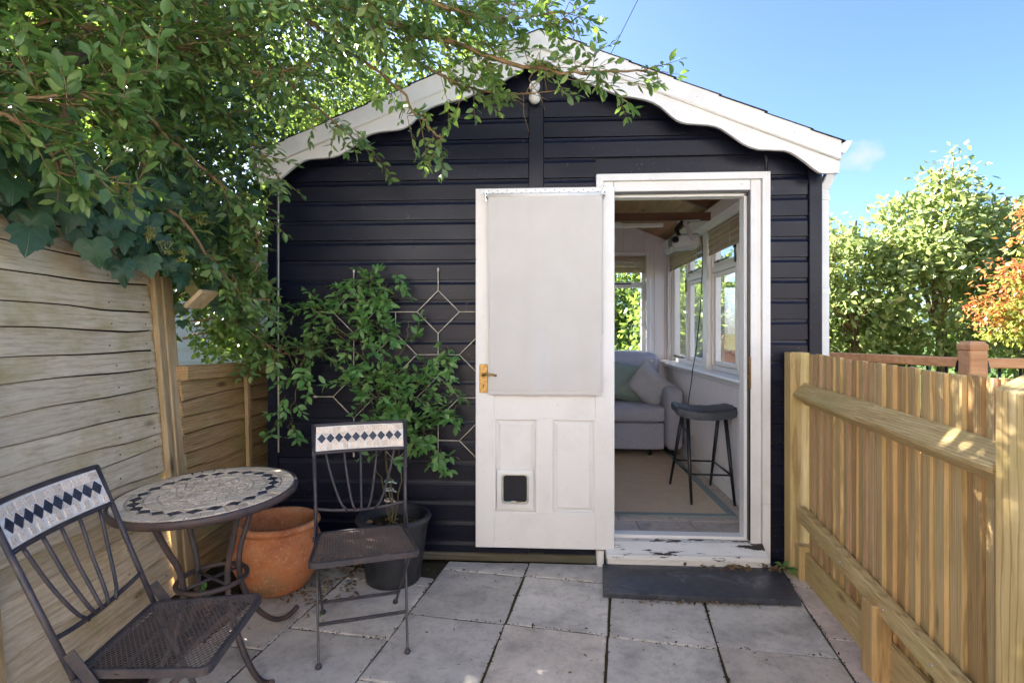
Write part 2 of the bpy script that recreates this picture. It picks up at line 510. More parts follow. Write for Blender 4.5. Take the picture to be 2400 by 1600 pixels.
def m_slate():
    t = NT('wet_slate')
    v = t.coords((1,1,1))
    n = t.noise(v, 5, 7, .7, .6); n2 = t.noise(v, 22, 5, .6)
    c = t.ramp(n2, [(.3, (.028,.032,.044)), (.7, (.06,.066,.085))])
    k = t.ramp(n, [(.56, 0), (.64, .38)])
    c = t.mix(k, c, (.24,.25,.29,1))
    return t.finish(c, .45, t.bump(t.math('ADD', n, n2), .25, .004), .5)
SLATE = m_slate()
EDGEW = m_wood('rough_sawn_brown_edge', (.28,.165,.085), (.42,.27,.15), (.52,.36,.21), 'Z', .3, knots=False)
WEATH = m_wood('wet_mossy_timber', (.07,.06,.04), (.14,.125,.09), (.22,.21,.16), 'X', .1, stain=(.08,.09,.04,1))
GLASS = m_glass('window_glass')
GREYPL = m_plain('silver_grey_plastic', (.36,.36,.37), .4, .4, namt=.05)
DARKGL = m_plain('dark_lens', (.01,.01,.012), .1, .6, namt=.05)
BARK = m_wood('grey_brown_bark', (.06,.042,.026), (.13,.095,.06), (.20,.155,.10), 'Z', .1, knots=False, across=30, along=5, bumpk=.8)
TWIG = m_plain('orange_brown_twig', (.27,.18,.09), .7, .2, nscale=40, namt=.3, bump=.3)
VINE = m_plain('green_brown_vine', (.13,.13,.045), .6, .25, nscale=40, col2=(.10,.06,.03))
L_TREE = m_leaf('privet_leaf', (.04,.10,.04), (.10,.195,.065), (.23,.32,.10), .32, (.40,.62,.06), .36, .5)
L_DARK = m_leaf('deep_green_leaf', (.022,.05,.022), (.045,.09,.035), (.09,.14,.05), .18, (.35,.52,.07), .4, .45)
def m_ivy():
    t = NT('ivy_leaf')
    oc = t.n('TexCoord').outputs['Object']; sp = t.n('SeparateXYZ', Vector=oc)
    an = t.math('ARCTAN2', sp.outputs[0], t.math('ADD', sp.outputs[1], .04))
    w = t.math('ABSOLUTE', t.math('SINE', t.math('MULTIPLY', an, 3.6)))
    r = t.n('ObjectInfo').outputs['Random']
    base = t.ramp(r, [(0, (.02,.055,.03)), (.5, (.033,.08,.04)), (1, (.055,.11,.05))])
    n = t.noise(oc, 5, 4)
    base = t.mix(t.ramp(n, [(.5, 0), (.8, .6)]), base, (.075,.11,.045,1))
    veins = t.n('RGBToBW', Color=t.ramp(w, [(0, 1), (.10, 0)])).outputs[0]
    col = t.mix(t.math('MULTIPLY', veins, .55), base, (.16,.21,.11,1))
    p = t.n('BsdfPrincipled', Base_Color=col, Roughness=.42, Normal=t.bump(t.math('MULTIPLY', veins, -1.0), .35, .05))
    p.inputs['Specular IOR Level'].default_value = .3
    tr = t.n('BsdfTranslucent', Color=(.12,.28,.05,1))
    ms = t.n('MixShader', Fac=.12, i1=p.outputs[0], i2=tr.outputs[0])
    t.t.links.new(ms.outputs[0], t.out.inputs[0])
    return t.m
L_IVY = m_ivy()
L_CLIMB = m_leaf('climber_leaf', (.07,.19,.055), (.135,.30,.08), (.26,.42,.15), .3, (.3,.55,.08), .4, .4)
L_SUN = m_leaf('bay_leaf', (.05,.095,.028), (.13,.185,.06), (.34,.38,.17), .34, (.6,.72,.2), .42, .4)
L_HEDGE = m_leaf('hedge_leaf', (.045,.09,.03), (.085,.145,.04), (.15,.20,.06), .4, (.4,.55,.08), .45, .35)
L_MAPLE = m_leaf('maple_leaf_orange', (.34,.065,.03), (.36,.11,.045), (.26,.17,.06), .4, (.7,.3,.08), .5, .3)
L_MAPLE_G = m_leaf('maple_leaf_green', (.10,.14,.03), (.17,.20,.045), (.26,.22,.06), .4, (.55,.6,.1), .5, .3)
L_DEAD = m_leaf('fallen_leaf', (.10,.055,.025), (.19,.11,.05), (.30,.22,.11), .1, (.3,.2,.05), .7, .2)
FLOWER = m_plain('ivy_flower', (.36,.36,.10), .6, .2, nscale=60)

# ================================================================ SETTING: ground and patio
def ring_sheet(name, x0, x1, y0, y1, z, n, mat, amp=0.0):
    b = MB()
    b.grid(lambda u, v: (x0+(x1-x0)*u, y0+(y1-y0)*v, z + amp*(math.sin(u*91)*math.cos(v*77))), n, n, True)
    return tag(b.build(name, mat), kind='structure')
ring_sheet('ground', -150, 150, -120, 220, -.035, 4, GRASSM)
sb = MB()
def soil_h(u, v):
    x = -2.6+5.4*u; y = -1.4+5.0*v
    h = -.014 + .004*math.sin(x*23+y*9) + .003*math.sin(y*31-x*7)
    # raised soil bank along the left fence
    h += .045*max(0, min(1, (-1.42-x)/.3))*max(0, min(1, (y-1.6)/.8))
    return (x, y, h)
sb.grid(soil_h, 90, 80, True)
tag(sb.build('soil_bed', SOIL), kind='structure')

patio = tag(bpy.data.objects.new('patio', None), kind='structure'); C.objects.link(patio)
pj = MB(); pj.grid(lambda u, v: (-1.36+2.74*u, -1.2+4.27*v, -.0025+.0015*math.sin(u*60)*math.sin(v*77)), 40, 50, True)
pj.build('joint_bedding', MOSSY, patio)
A = R(-8.2)
ux = Vector((math.cos(A), math.sin(A), 0)); uy = Vector((-math.sin(A), math.cos(A), 0))
O = Vector((.273, 2.373, 0))
cols = [(-4,-1.83),( -3,-1.375),(-2,-.905),(-1,-.452),(0,0),(1,.445),(2,.905),(3,1.36)]
xs = [c[1] for c in cols]
rnd = random.Random(5)
def clip_poly(poly, px, py, nx, ny):
    out = []
    for i in range(len(poly)):
        a = poly[i]; b = poly[(i+1) % len(poly)]
        da = (a[0]-px)*nx + (a[1]-py)*ny; db = (b[0]-px)*nx + (b[1]-py)*ny
        if da <= 0: out.append(a)
        if (da < 0 < db) or (db < 0 < da):
            t = da/(da-db); out.append((a[0]+(b[0]-a[0])*t, a[1]+(b[1]-a[1])*t))
    return out
def slab_prism(poly, z, mat, parent, name='paving_slab', th=.03, bev=.006):
    n = len(poly)
    cx = sum(p[0] for p in poly)/n; cy = sum(p[1] for p in poly)/n
    tx, ty = rnd.uniform(-.004,.004), rnd.uniform(-.004,.004)
    b = MB(); vs = []
    for k, (ins, zz) in enumerate(((0, -th), (0, -bev), (bev*.35, -bev*.3), (bev*1.1, 0))):
        for x, y in poly:
            d = math.hypot(x-cx, y-cy); f = 1 - ins*1.3/d
            X, Y = cx+(x-cx)*f, cy+(y-cy)*f
            vs.append((X, Y, z+zz + (X-cx)*tx + (Y-cy)*ty))
    fs = []
    for k in range(3):
        for i in range(n):
            fs.append((k*n+i, k*n+(i+1) % n, (k+1)*n+(i+1) % n, (k+1)*n+i))
    fs.append(tuple(3*n+i for i in range(n)))
    b.add(vs, fs)
    return b.build(name, mat, parent)
for ci in range(len(xs)-1):
    off = {0: .10, 1: -.215, 2: .0, 3: .005, 4: -.01, 5: .012, 6: .16}[ci]
    L = .487
    for ri in range(-7, 3):
        x0, x1 = xs[ci], xs[ci+1]; y0, y1 = ri*L+off, (ri+1)*L+off
        g = .003
        j = lambda: rnd.uniform(-.004, .004)
        q = [(x0+g+j(), y0+g+j()), (x1-g+j(), y0+g+j()), (x1-g+j(), y1-g+j()), (x0+g+j(), y1-g+j())]
        P = [(O.x+ux.x*a+uy.x*b_, O.y+ux.y*a+uy.y*b_) for a, b_ in q]
        P = clip_poly(P, 0, 3.085, 0, 1)                       # stop at the shed
        if P: P = clip_poly(P, 1.375, 2.95, .995, -.098)       # stop at the right fence
        if P: P = clip_poly(P, -1.42+rnd.uniform(-.05,.05), 2.2, -1, .06)   # ragged edge along the soil on the left
        if ci <= 1 and P: P = clip_poly(P, 0, 2.72, .25, 1)
        if len(P) < 3: continue
        ar = abs(sum(P[i][0]*P[(i+1) % len(P)][1]-P[(i+1) % len(P)][0]*P[i][1] for i in range(len(P))))/2
        if ar < .006: continue
        Q = []
        for i in range(len(P)):
            a_, c_ = P[i], P[(i+1) % len(P)]; el = math.hypot(c_[0]-a_[0], c_[1]-a_[1])
            if el < .03: Q.append(a_); continue
            ct = rnd.choice([.002,.003,.004,.009])/el; m_ = max(2, int(el/.07))
            nx, ny = (c_[1]-a_[1])/el, -(c_[0]-a_[0])/el
            for k in range(m_+1):
                t_ = ct+(1-2*ct)*k/m_; e_ = 0 if k in (0, m_) else rnd.uniform(-.0022,.0006)
                Q.append((a_[0]+(c_[0]-a_[0])*t_+nx*e_, a_[1]+(c_[1]-a_[1])*t_+ny*e_))
        P = Q
        # arc-free straight cut slabs, each at a slightly different level
        mat = SLAB[2] if ci == 6 else rnd.choice([SLAB[0], SLAB[0], SLAB[1]])
        slab_prism(P, .004+rnd.uniform(-.0025, .0025), mat, patio)

# slate doorstep slab lying on the paving
st = MB(); vs = []
slp = [(.318,3.025),(.285,2.70),(.60,2.682),(.95,2.672),(1.208,2.668),(1.262,3.03)]
for k, (ins, zz) in enumerate(((0,.008),(0,.030),(.004,.036))):
    for i, (x, y) in enumerate(slp):
        vs.append((x+(.75-x)*ins*1.5, y+(2.85-y)*ins*1.5, zz))
n = len(slp); fs = [(k*n+(i+1) % n, k*n+i, (k+1)*n+i, (k+1)*n+(i+1) % n) for k in range(2) for i in range(n)]
fs = [f[::-1] if False else f for f in fs]
fs.append(tuple(2*n+i for i in range(n))[::-1]); fs.append(tuple(range(n)))
st.add(vs, fs)
tag(st.build('slate_doorstep', SLATE), 'dark slate slab lying on the paving below the doorway', 'doorstep')

# ================================================================ THE GARDEN ROOM (SHED)
shed = thing('garden_room', 'black weatherboarded garden room with white scalloped bargeboards and open white door', 'garden room', (0, 3.12, 0))
AP = 2.925; SL = .405; XC = -.02
def zr(x): return AP - SL*abs(x-XC)
OPL, OPR, OPT = .345, 1.165, 2.11      # structural opening
# wall core
b = MB()
poly = [(-1.55, .03), (OPL, .03), (OPL, OPT), (OPR, OPT), (OPR, .03), (1.50, .03), (1.50, zr(1.50)-.125), (XC, zr(XC)-.125), (-1.55, zr(-1.55)-.125)]
b.prism(poly, (0, 3.136, 0), (1,0,0), (0,0,1), (0, .06, 0))
front = b.build('front_wall', BLACK, shed)
# shiplap boards, one mesh per board
PITCH = .1135
def board_profile(z0):
    lo = max(z0+.003, .048)
    return [(0.0, lo), (0.0, z0+.085), (.0012, z0+.0885), (.0042, z0+.094), (.0062, z0+.100), (.0070, z0+.107), (.0072, z0+.1130), (.0215, z0+.1130), (.0215, lo)]
def siding(xa, xb, z0, tilt=0.0, cut=None):
    b = MB()
    pr = board_profile(z0); n = len(pr)
    va = []; 
    for x, dz in ((xa, -tilt), (xb, tilt)):
        for yy, zz in pr:
            xx = x
            if cut: xx = cut(x, zz)
            va.append((xx, 3.1135+yy, zz+dz))
    fs = [tuple(range(n)), tuple(range(n, 2*n))[::-1]] + [(i, n+i, n+(i+1) % n, (i+1) % n) for i in range(n)]
    b.add(va, fs)
    return b.build('siding_board', BLACK, shed)
def gable_cut(x, z):
    lim = (AP - .155 - z)/SL
    return max(XC-lim, min(XC+lim, x))
rs = random.Random(3)
k0 = -16
while True:
    z0 = 1.816 + k0*PITCH
    lim = (AP-.155-(z0+PITCH))/SL
    if lim < .12: break
    tl = rs.uniform(-.0012, .0012)
    xl = max(-1.535, XC-lim-.2)
    siding(xl, -.0872, z0+rs.uniform(-.001,.001), tl, gable_cut)
    tr = rs.uniform(-.0012, .0012)
    if z0 > 2.166-PITCH*.6 and z0 >= 2.08:
        if z0 < 2.166:
            siding(-.0008, .289, z0, tr); siding(1.230, 1.4432, z0, tr, gable_cut)
        else:
            siding(-.0008, min(1.4432, XC+lim+.2), z0, tr, gable_cut)
    else:
        siding(-.0008, .289, z0, tr)
        siding(1.230, 1.4432, z0, tr, gable_cut)
    k0 += 1
# corner trims, centre strip, base
b = MB(); b.box(1.445, 1.514, 3.100, 3.165, .05, zr(1.48)-.13, .003); b.build('corner_trim', BLACK, shed)
b = MB(); b.box(-1.594, -1.538, 3.100, 3.165, .05, zr(-1.56)-.13, .003); b.build('corner_trim', BLACK, shed)
b = MB(); b.tube([(-1.530,3.104,.6),(-1.531,3.104,1.4),(-1.530,3.104,2.12)], .0045, 6); b.build('cable', CREAMW, shed)
b = MB(); b.box(-.0855, -.0025, 3.098, 3.132, .1, zr(XC)-.14, .003); b.build('centre_strip', BLACK, shed)
b = MB()
b.box(-1.55, .32, 3.100, 3.19, .0, .044, .006)
b.build('sole_plate', WEATH, shed)
b = MB(); b.box(1.232, 1.50, 3.118, 3.19, 0, .044, .003); b.build('sole_plate', BLACK, shed)

# bargeboards
scal = [(.30,2.605),(.40,2.562),(.498,2.544),(.543,2.533),(.580,2.520),(.619,2.497),(.650,2.468),(.679,2.441),(.705,2.421),(.733,2.408),(.762,2.401),(.815,2.397),(.869,2.392),(.905,2.384),(.935,2.372),(.968,2.350),(1.001,2.326),(1.030,2.304),(1.057,2.286),(1.095,2.268),(1.134,2.257),(1.20,2.253),(1.265,2.249),(1.295,2.239),(1.319,2.225),(1.347,2.205),(1.374,2.184),(1.402,2.160),(1.428,2.140),(1.443,2.130),(1.461,2.126),(1.543,2.125)]
up = [(.02, 2.755), (.10,2.70), (.20, 2.645)] + scal
for sg in (1, -1):
    lower = [(XC+sg*(x-XC), z) for x, z in up]
    poly = [(XC+sg*.001, 2.76)] + lower + [(XC+sg*(1.546-XC), zr(1.546)-.06), (XC+sg*.001, AP-.06)]
    b = MB(); b.prism(poly, (0, 2.984, 0), (1,0,0), (0,0,1), (0, .02, 0)); b.build('scalloped_bargeboard', BARGE, shed)
    # flat capping board above
    p2 = [(XC+sg*.0, AP), (XC+sg*1.566, AP-SL*1.566), (XC+sg*1.566, AP-SL*1.566-.098), (XC+sg*.0, AP-.098)]
    b = MB(); b.prism(p2, (0, 2.970, 0), (1,0,0), (0,0,1), (0, .0125, 0)); cap = b.build('capping_board', BARGE, shed)
    # little edge bead under the cap
    b = MB(); b.tube([(XC, 2.978, AP-.1), (XC+sg*1.566, 2.978, AP-.1-SL*1.566)], .005, 6); b.build('bead', BARGE, cap)
    for xx in (.45, .83, 1.0, 1.33):
        b = MB(); X = XC+sg*xx
        b.tube([(X, 2.9715, AP-SL*xx-.05), (X, 2.966, AP-SL*xx-.05)], [.0055, .0035], 8); b.build('screw_cap', UPVC, cap)
    # soffit between bargeboard and wall
    b = MB(); p3 = [(XC+sg*.0, AP-.118), (XC+sg*1.56, AP-SL*1.56-.118), (XC+sg*1.56, AP-SL*1.56-.133), (XC+sg*.0, AP-.133)]
    b.prism(p3, (0, 3.005, 0), (1,0,0), (0,0,1), (0, .13, 0)); b.build('soffit', BLACK, shed)
# roof: deck and felt shingle courses
for sg in (1, -1):
    b = MB(); p3 = [(XC, AP-.004), (XC+sg*1.57, AP-SL*1.57-.004), (XC+sg*1.57, AP-SL*1.57-.05), (XC, AP-.05)]
    b.prism(p3, (0, 2.99, 0), (1,0,0), (0,0,1), (0, 3.2, 0)); roof = b.build('roof', FELT, shed)
    nx_ = 7
    for i in range(nx_):
        d0 = i*.235; d1 = min(1.585, d0+.25)
        if d0 >= 1.58: break
        p3 = [(XC+sg*d0, AP-SL*d0-.002), (XC+sg*d1, AP-SL*d1+.006), (XC+sg*d1, AP-SL*d1+.001), (XC+sg*d0, AP-SL*d0-.006)]
        b = MB(); b.prism(p3, (0, 2.962+.004*(i % 2), 0), (1,0,0), (0,0,1), (0, 3.25, 0)); b.build('shingle_course', FELT, roof)
# gutter and downpipe
b = MB(); gx = 1.552; gz = 2.262
gp = [(gx, gz+.035), (gx, gz-.022), (gx+.022, gz-.03), (gx+.042, gz-.012), (gx+.065, gz+.035), (gx+.061, gz+.035), (gx+.04, gz-.008), (gx+.02, gz-.024), (gx+.005, gz-.018), (gx+.005, gz+.035)]
b.prism(gp, (0, 3.0, 0), (1,0,0), (0,0,1), (0, 3.1, 0)); gut = b.build('gutter', UPVC, shed)
b = MB(); b.prism([(gx, gz+.035), (gx, gz-.022), (gx+.022, gz-.03), (gx+.042, gz-.012), (gx+.065, gz+.035)], (0, 2.996, 0), (1,0,0), (0,0,1), (0, .004, 0)); b.build('gutter_end', UPVC, gut)
b = MB()
b.bar((1.583, 3.16, 2.235), (1.583, 3.16, 2.16), .05, .05, (0,1,0), .004)
b.bar((1.583, 3.16, 2.165), (1.549, 3.17, 2.085), .05, .05, (0,1,0), .004)
b.bar((1.549, 3.172, 2.10), (1.549, 3.172, .02), .052, .052, (0,1,0), .004)
dp = b.build('downpipe', UPVC, shed)
for zz in (2.04, 1.52, .6):
    b = MB(); b.box(1.520, 1.578, 3.143, 3.2, zz-.02, zz+.02, .003); b.build('pipe_collar', UPVC, dp)

# door architrave
def arch(x0, x1, z0, z1, yf=3.092):
    b = MB(); b.box(x0, x1, yf, 3.19, z0, z1, .003); return b
fr = arch(.3865, 1.1285, 2.072, 2.128, 3.094).build('door_head', WHITE_OLD, shed)
arch(.330, .3845, .125, 2.128, 3.094).build('door_jamb', WHITE_OLD, shed)
arch(1.1305, 1.186, .105, 2.128, 3.094).build('door_jamb', WHITE_OLD, shed)
# outer moulding, mitred
def mould(poly, name='architrave'):
    b = MB(); b.prism(poly, (0, 3.078, 0), (1,0,0), (0,0,1), (0, .055, 0)); return b.build(name, WHITE_OLD, shed)
mould([(.290, 2.166), (1.2285, 2.166), (1.188, 2.1295), (.3285, 2.1295)])
mould([(1.2290, 2.1655), (1.2290, .36), (1.1885, .36), (1.1885, 2.1290)])
mould([(1.2290, .358), (1.2290, .012), (1.1905, .012), (1.1905, .358)])
mould([(.2895, 2.1655), (.3280, 2.1290), (.3280, .03), (.2895, .03)])
# stops, and black strips that stand in for the rebate's dark gap
b = MB(); b.box(1.105, 1.128, 3.125, 3.20, .145, 2.058, .002); b.build('door_stop', WHITE_OLD, shed)
b = MB(); b.box(.388, 1.127, 3.125, 3.20, 2.046, 2.066, .002); b.build('door_stop', WHITE_OLD, shed)
b = MB(); b.box(1.1205, 1.1320, 3.10, 3.124, .15, 2.070, 0); b.build('rebate_gap_strip', BLKMETAL, shed)
b = MB(); b.box(.39, 1.125, 3.10, 3.124, 2.060, 2.0745, 0); b.build('rebate_gap_strip', BLKMETAL, shed)
b = MB(); b.box(1.123, 1.131, 3.088, 3.118, .98, 1.16, .002); b.tube([(1.121,3.094,1.05),(1.115,3.094,1.05)], .006, 8); b.build('strike_plate', BRASS, shed)
# sill and step
b = MB()
sp = [(3.19, .142), (3.085, .138), (3.02, .098), (3.006, .094), (3.003, .070), (3.03, .066), (3.19, .066)]
b.prism(sp, (.338, 0, 0), (0,1,0), (0,0,1), (.853, 0, 0)); b.build('door_sill', WHITE_PEEL, shed)
b = MB(); b.box(.345, 1.165, 3.022, 3.18, .0, .0655, .004); b.build('step_riser', WHITE_OLD, shed)
b = MB(); b.box(.36, 1.16, 3.13, 3.20, .1405, .158, .003); b.build('threshold_bar', WHITE_TRIM, shed)
b = MB(); b.box(.292, .330, 3.06, 3.12, .0, .09, .004); b.build('frame_foot', WHITE_OLD, shed)

# the door leaf, folded back flat against the wall
DX0, DX1, DZ0, DZ1 = -.378, .384, .104, 2.086
def dx(px): return DX0 + (px-1093)/318*.762
def dz(py): return DZ1 - (py-435)/823*1.982
YF, YB = 3.040, 3.080
lx0, lx1 = dx(1136), dx(1235); rx0, rx1 = dx(1268), dx(1368)
gz0, gz1 = dz(890), dz(490)
pz0, pz1 = dz(1178), dz(962)
b = MB(); bv = .0025
b.box(DX0, lx0, YF, YB, DZ0, DZ1, bv); b.box(rx1, DX1, YF, YB, DZ0, DZ1, bv)
b.box(lx0, rx1, YF+.0006, YB, DZ0, pz0, bv); b.box(lx0, rx1, YF+.0006, YB, pz1, gz0, bv); b.box(lx0, rx1, YF+.0006, YB, gz1, DZ1, bv)
b.box(lx1, rx0, YF+.0012, YB, pz0, pz1, bv)
door = b.build('door', WHITE, shed)
b = MB(); b.box(lx0, rx1, 3.056, 3.062, gz0, gz1); b.build('glass_pane', GLASS, door)
for x0, x1 in ((lx0, lx1), (rx0, rx1)):
    b = MB()
    # raised and fielded panel
    def ring(i0, y0, i1, y1):
        o = [(x0+i0, pz0+i0), (x1-i0, pz0+i0), (x1-i0, pz1-i0), (x0+i0, pz1-i0)]
        q = [(x0+i1, pz0+i1), (x1-i1, pz0+i1), (x1-i1, pz1-i1), (x0+i1, pz1-i1)]
        vs = [(p[0], y0, p[1]) for p in o] + [(p[0], y1, p[1]) for p in q]
        b.add(vs, [(i, (i+1) % 4, 4+(i+1) % 4, 4+i) for i in range(4)])
    ring(0, 3.060, .017, 3.060); ring(.017, 3.060, .034, 3.050)
    b.add([(x0+.034, 3.050, pz0+.034), (x1-.034, 3.050, pz0+.034), (x1-.034, 3.050, pz1-.034), (x0+.034, 3.050, pz1-.034)], [(0,1,2,3)])
    b.add([(x0, 3.07, pz0), (x1, 3.07, pz0), (x1, 3.07, pz1), (x0, 3.07, pz1)], [(3,2,1,0)])
    b.build('door_panel', WHITE, door)
    m = MB()
    for pa, pb in (((x0,pz0),(x1,pz0)), ((x1,pz0),(x1,pz1)), ((x1,pz1),(x0,pz1)), ((x0,pz1),(x0,pz0))):
        m.bar((pa[0], 3.048, pa[1]), (pb[0], 3.048, pb[1]), .018, .014, (0,1,0), .004)
    m.build('panel_moulding', WHITE, door)
# cat flap
cx0, cx1, cz0, cz1 = dx(1143), dx(1226), dz(1167), dz(1079)
def rrect(x0, x1, z0, z1, r, n=6):
    pts = []
    for cx, cz, a0 in ((x1-r, z1-r, 0), (x0+r, z1-r, 90), (x0+r, z0+r, 180), (x1-r, z0+r, 270)):
        for i in range(n+1):
            a = R(a0+90*i/n); pts.append((cx+r*math.cos(a), cz+r*math.sin(a)))
    return pts
b = MB()
o_ = rrect(cx0, cx1, cz0, cz1, .012); i_ = rrect(cx0+.024, cx1-.024, cz0+.026, cz1-.022, .022)
n = len(o_)
vs = [(x, 3.052, z) for x, z in o_] + [(x, 3.033, z) for x, z in o_] + [(x, 3.029, z) for x, z in i_] + [(x, 3.054, z) for x, z in i_]
b.add(vs, [(k*n+i, k*n+(i+1) % n, (k+1)*n+(i+1) % n, (k+1)*n+i) for k in range(3) for i in range(n)])
b.build('cat_flap_frame', UPVC, door)
b = MB(); b.tube([(x, 3.036, z) for x, z in rrect(cx0+.03, cx1-.03, cz0+.032, cz1-.026, .02)], .005, 6, closed=True); b.build('cat_flap_seal', CREAMW, door)
b = MB(); b.prism(rrect(cx0+.028, cx1-.028, cz0+.030, cz1-.024, .02), (0, 3.040, 0), (1,0,0), (0,0,1), (0, .004, 0)); b.build('cat_flap_pane', m_plain('smoked_perspex', (.02,.021,.026), .12, .5, namt=.1), door)
zb = cz0+.036
for xa, xb, mc in ((cx0+.05, cx0+.078, (.06,.2,.22)), (cx0+.078, cx0+.105, (.7,.68,.62)), (cx0+.105, cx0+.14, (.14,.06,.045))):
    b = MB(); b.box(xa, xb, 3.0335, 3.0395, zb-.004, zb+.005, .001); b.build('cat_flap_strip', m_plain('strip_%d' % int(xa*1000), mc, .5), door)
# brass handle set
hx0, hx1, hz0, hz1 = dx(1102.5), dx(1121), dz(903), dz(838)
b = MB(); b.box(hx0, hx1, 3.033, 3.0395, hz0, hz1, .002); plate = b.build('handle_plate', BRASS, door)
hz = dz(862); hx = (hx0+hx1)/2
b = MB(); b.tube([(hx, 3.034, hz), (hx, 3.02, hz)], [.011, .009], 12)
b.tube([(hx, 3.022, hz), (hx, 3.008, hz), (hx+.008, 3.0, hz+.002), (hx+.03, 2.998, hz+.006), (hx+.055, 3.0, hz+.003), (hx+.075, 3.002, hz-.002)], [.007,.0075,.008,.0068,.006,.0065], 10)
b.build('lever_handle', BRASS, door)
b = MB(); kz = dz(887); b.tube([(hx, 3.0325, kz+.004), (hx, 3.031, kz+.004)], .0045, 10); b.box(hx-.002, hx+.002, 3.031, 3.0325, kz-.011, kz+.002); b.build('keyhole', BLKMETAL, door)
for zz in (hz0+.008, hz1-.008):
    for xx in (hx0+.008, hx1-.008):
        b = MB(); b.tube([(xx, 3.0335, zz), (xx, 3.0315, zz)], [.0035,.002], 8); b.build('plate_screw', BRASS, door)
# perforated metal strip along the top of the door
b = MB(); b.box(dx(1105), dx(1388), 3.0335, 3.0395, dz(450), dz(438), .001); strip = b.build('perforated_strip', UPVC, door)
for i in range(26):
    xx = dx(1112)+i*(dx(1384)-dx(1112))/25; zz = dz(441.5 if i % 2 else 446.5)
    b = MB(); b.tube([(xx, 3.0336, zz), (xx, 3.0326, zz)], .0028, 8); b.build('perforation', BLKMETAL, strip) if False else b.build('perforation', BLKMETAL, door)

# roller blind hung on the door
rb = thing('roller_blind', 'off-white fabric roller blind pulled down over the open door', 'blind', (0, 3.02, dz(907)))
bx0, bx1, bzb, bzt = dx(1124), dx(1381), dz(906), dz(456)
def blind_fn(u, v):
    x = bx0+(bx1-bx0)*u; z = bzt+(bzb-bzt)*v
    y = 3.004 + .005*math.sin(u*9+1.2)*v + .004*math.sin(u*23+v*2)*v*v + .0012*math.sin(u*41+v*3)*(1-v) + .006*v*math.exp(-((u-.52)/.07)**2)*math.exp(-((v-.78)/.2)**2)
    x += .006*v*math.sin(v*3)*(1-2*u) + (.004 if u < .5 else -.002)*v
    return (x, y, z)
b = MB(); b.grid(blind_fn, 40, 44)
b.grid(lambda u, v: tuple(a+d for a, d in zip(blind_fn(1-u, v), (0, .0012, 0))), 40, 44)
b.build('fabric', FABRIC_BLIND, rb)
b = MB(); b.tube([(bx0-.004, 3.012, bzt+.003), (bx1+.004, 3.012, bzt+.003)], .013, 14); b.build('roller_tube', UPVC, rb)
b = MB(); b.grid(lambda u, v: (blind_fn(u, 1)[0], blind_fn(u, 1)[1]-.0035+.0015*abs(2*v-1), bzb+.001+.022*v+.0015*math.sin(u*31)), 30, 3); b.build('hem', FABRIC_BLIND, rb)
b = MB(); b.tube([(blind_fn(i/30, 1)[0], blind_fn(i/30, 1)[1]-.0036, bzb+.0235+.0012*math.sin(i*1.03)) for i in range(31)], .0011, 5); b.build('hem_seam', CREAMW, rb)
for xx, sgn in ((bx0-.012, -1), (bx1+.010, 1)):
    b = MB(); b.tube([(xx-.002, 3.012, bzt+.003), (xx+.006, 3.012, bzt+.003)], .018, 16); b.bar((xx, 3.012, bzt+.02), (xx, 3.036, bzt+.02), .006, .02); b.bar((xx, 3.033, bzt+.028), (xx, 3.033, bzt-.02), .014, .004, (0,1,0)); b.build('bracket', CHROME, rb)
b = MB(); b.tube([(bx1+.006, 3.006, bzt), (bx1+.007, 3.004, 1.6), (bx1+.003, 3.005, 1.28)], .0022, 6); b.build('bead_chain', UPVC, rb)

# porch lamp on the centre strip
wl = thing('wall_lamp', 'white glass globe lamp fixed to the black centre strip under the gable', 'lamp', (-.052, 3.09, 2.55))
b = MB(); b.tube([(-.052, 3.098, 2.665), (-.052, 3.085, 2.665)], .03, 16); b.build('back_plate', UPVC, wl)
b = MB(); b.tube([(-.052, 3.088, 2.665), (-.052, 3.07, 2.665), (-.052, 3.060, 2.652), (-.052, 3.058, 2.632)], [.013,.013,.014,.017], 12); b.lathe([(.017, .032), (.02, .028), (.02, .012), (.014, .004)], 14, (-.052, 3.058, 2.62)); b.build('holder', UPVC, wl)
b = MB(); b.lathe([(.0005,-.034),(.012,-.032),(.022,-.026),(.030,-.015),(.0335,0),(.031,.014),(.024,.025),(.016,.032),(.014,.036)], 24, (-.052, 3.058, 2.588)); b.build('globe', m_plain('opal_glass', (.80,.77,.70), .25, .5, namt=.08, nscale=20), wl)

# ---------------------------------------------------------------- inside of the garden room
FL = .14; XR = 1.30; XL = -1.42; YN = 3.20; YFAR = 5.95
def zc(x): return zr(x) - .130
b = MB(); b.box(-1.45, 1.46, 3.21, 6.05, .02, FL-.010); b.build('floor_base', SOIL, shed)
# floor tiles near the door (the rug covers the rest); pieces with recessed joints
ty = 3.205; rt = random.Random(2); row = 0
while ty < YFAR:
    txx = -1.42 + (.0 if row % 2 == 0 else -.1)
    h = .30 if row else .22
    while txx < XR:
        x0, x1 = max(XL, txx)+.002, min(XR-.004, txx+.33)-.002
        y0, y1 = ty+.002, min(YFAR, ty+h)-.002
        if x1-x0 > .03 and y1-y0 > .03:
            b = MB(); b.box(x0, x1, y0, y1, FL-.012, FL+rt.uniform(-.0006,.0006), .0015); b.build('floor_tile', FTILE, shed)
        txx += .33
    ty += h; row += 1
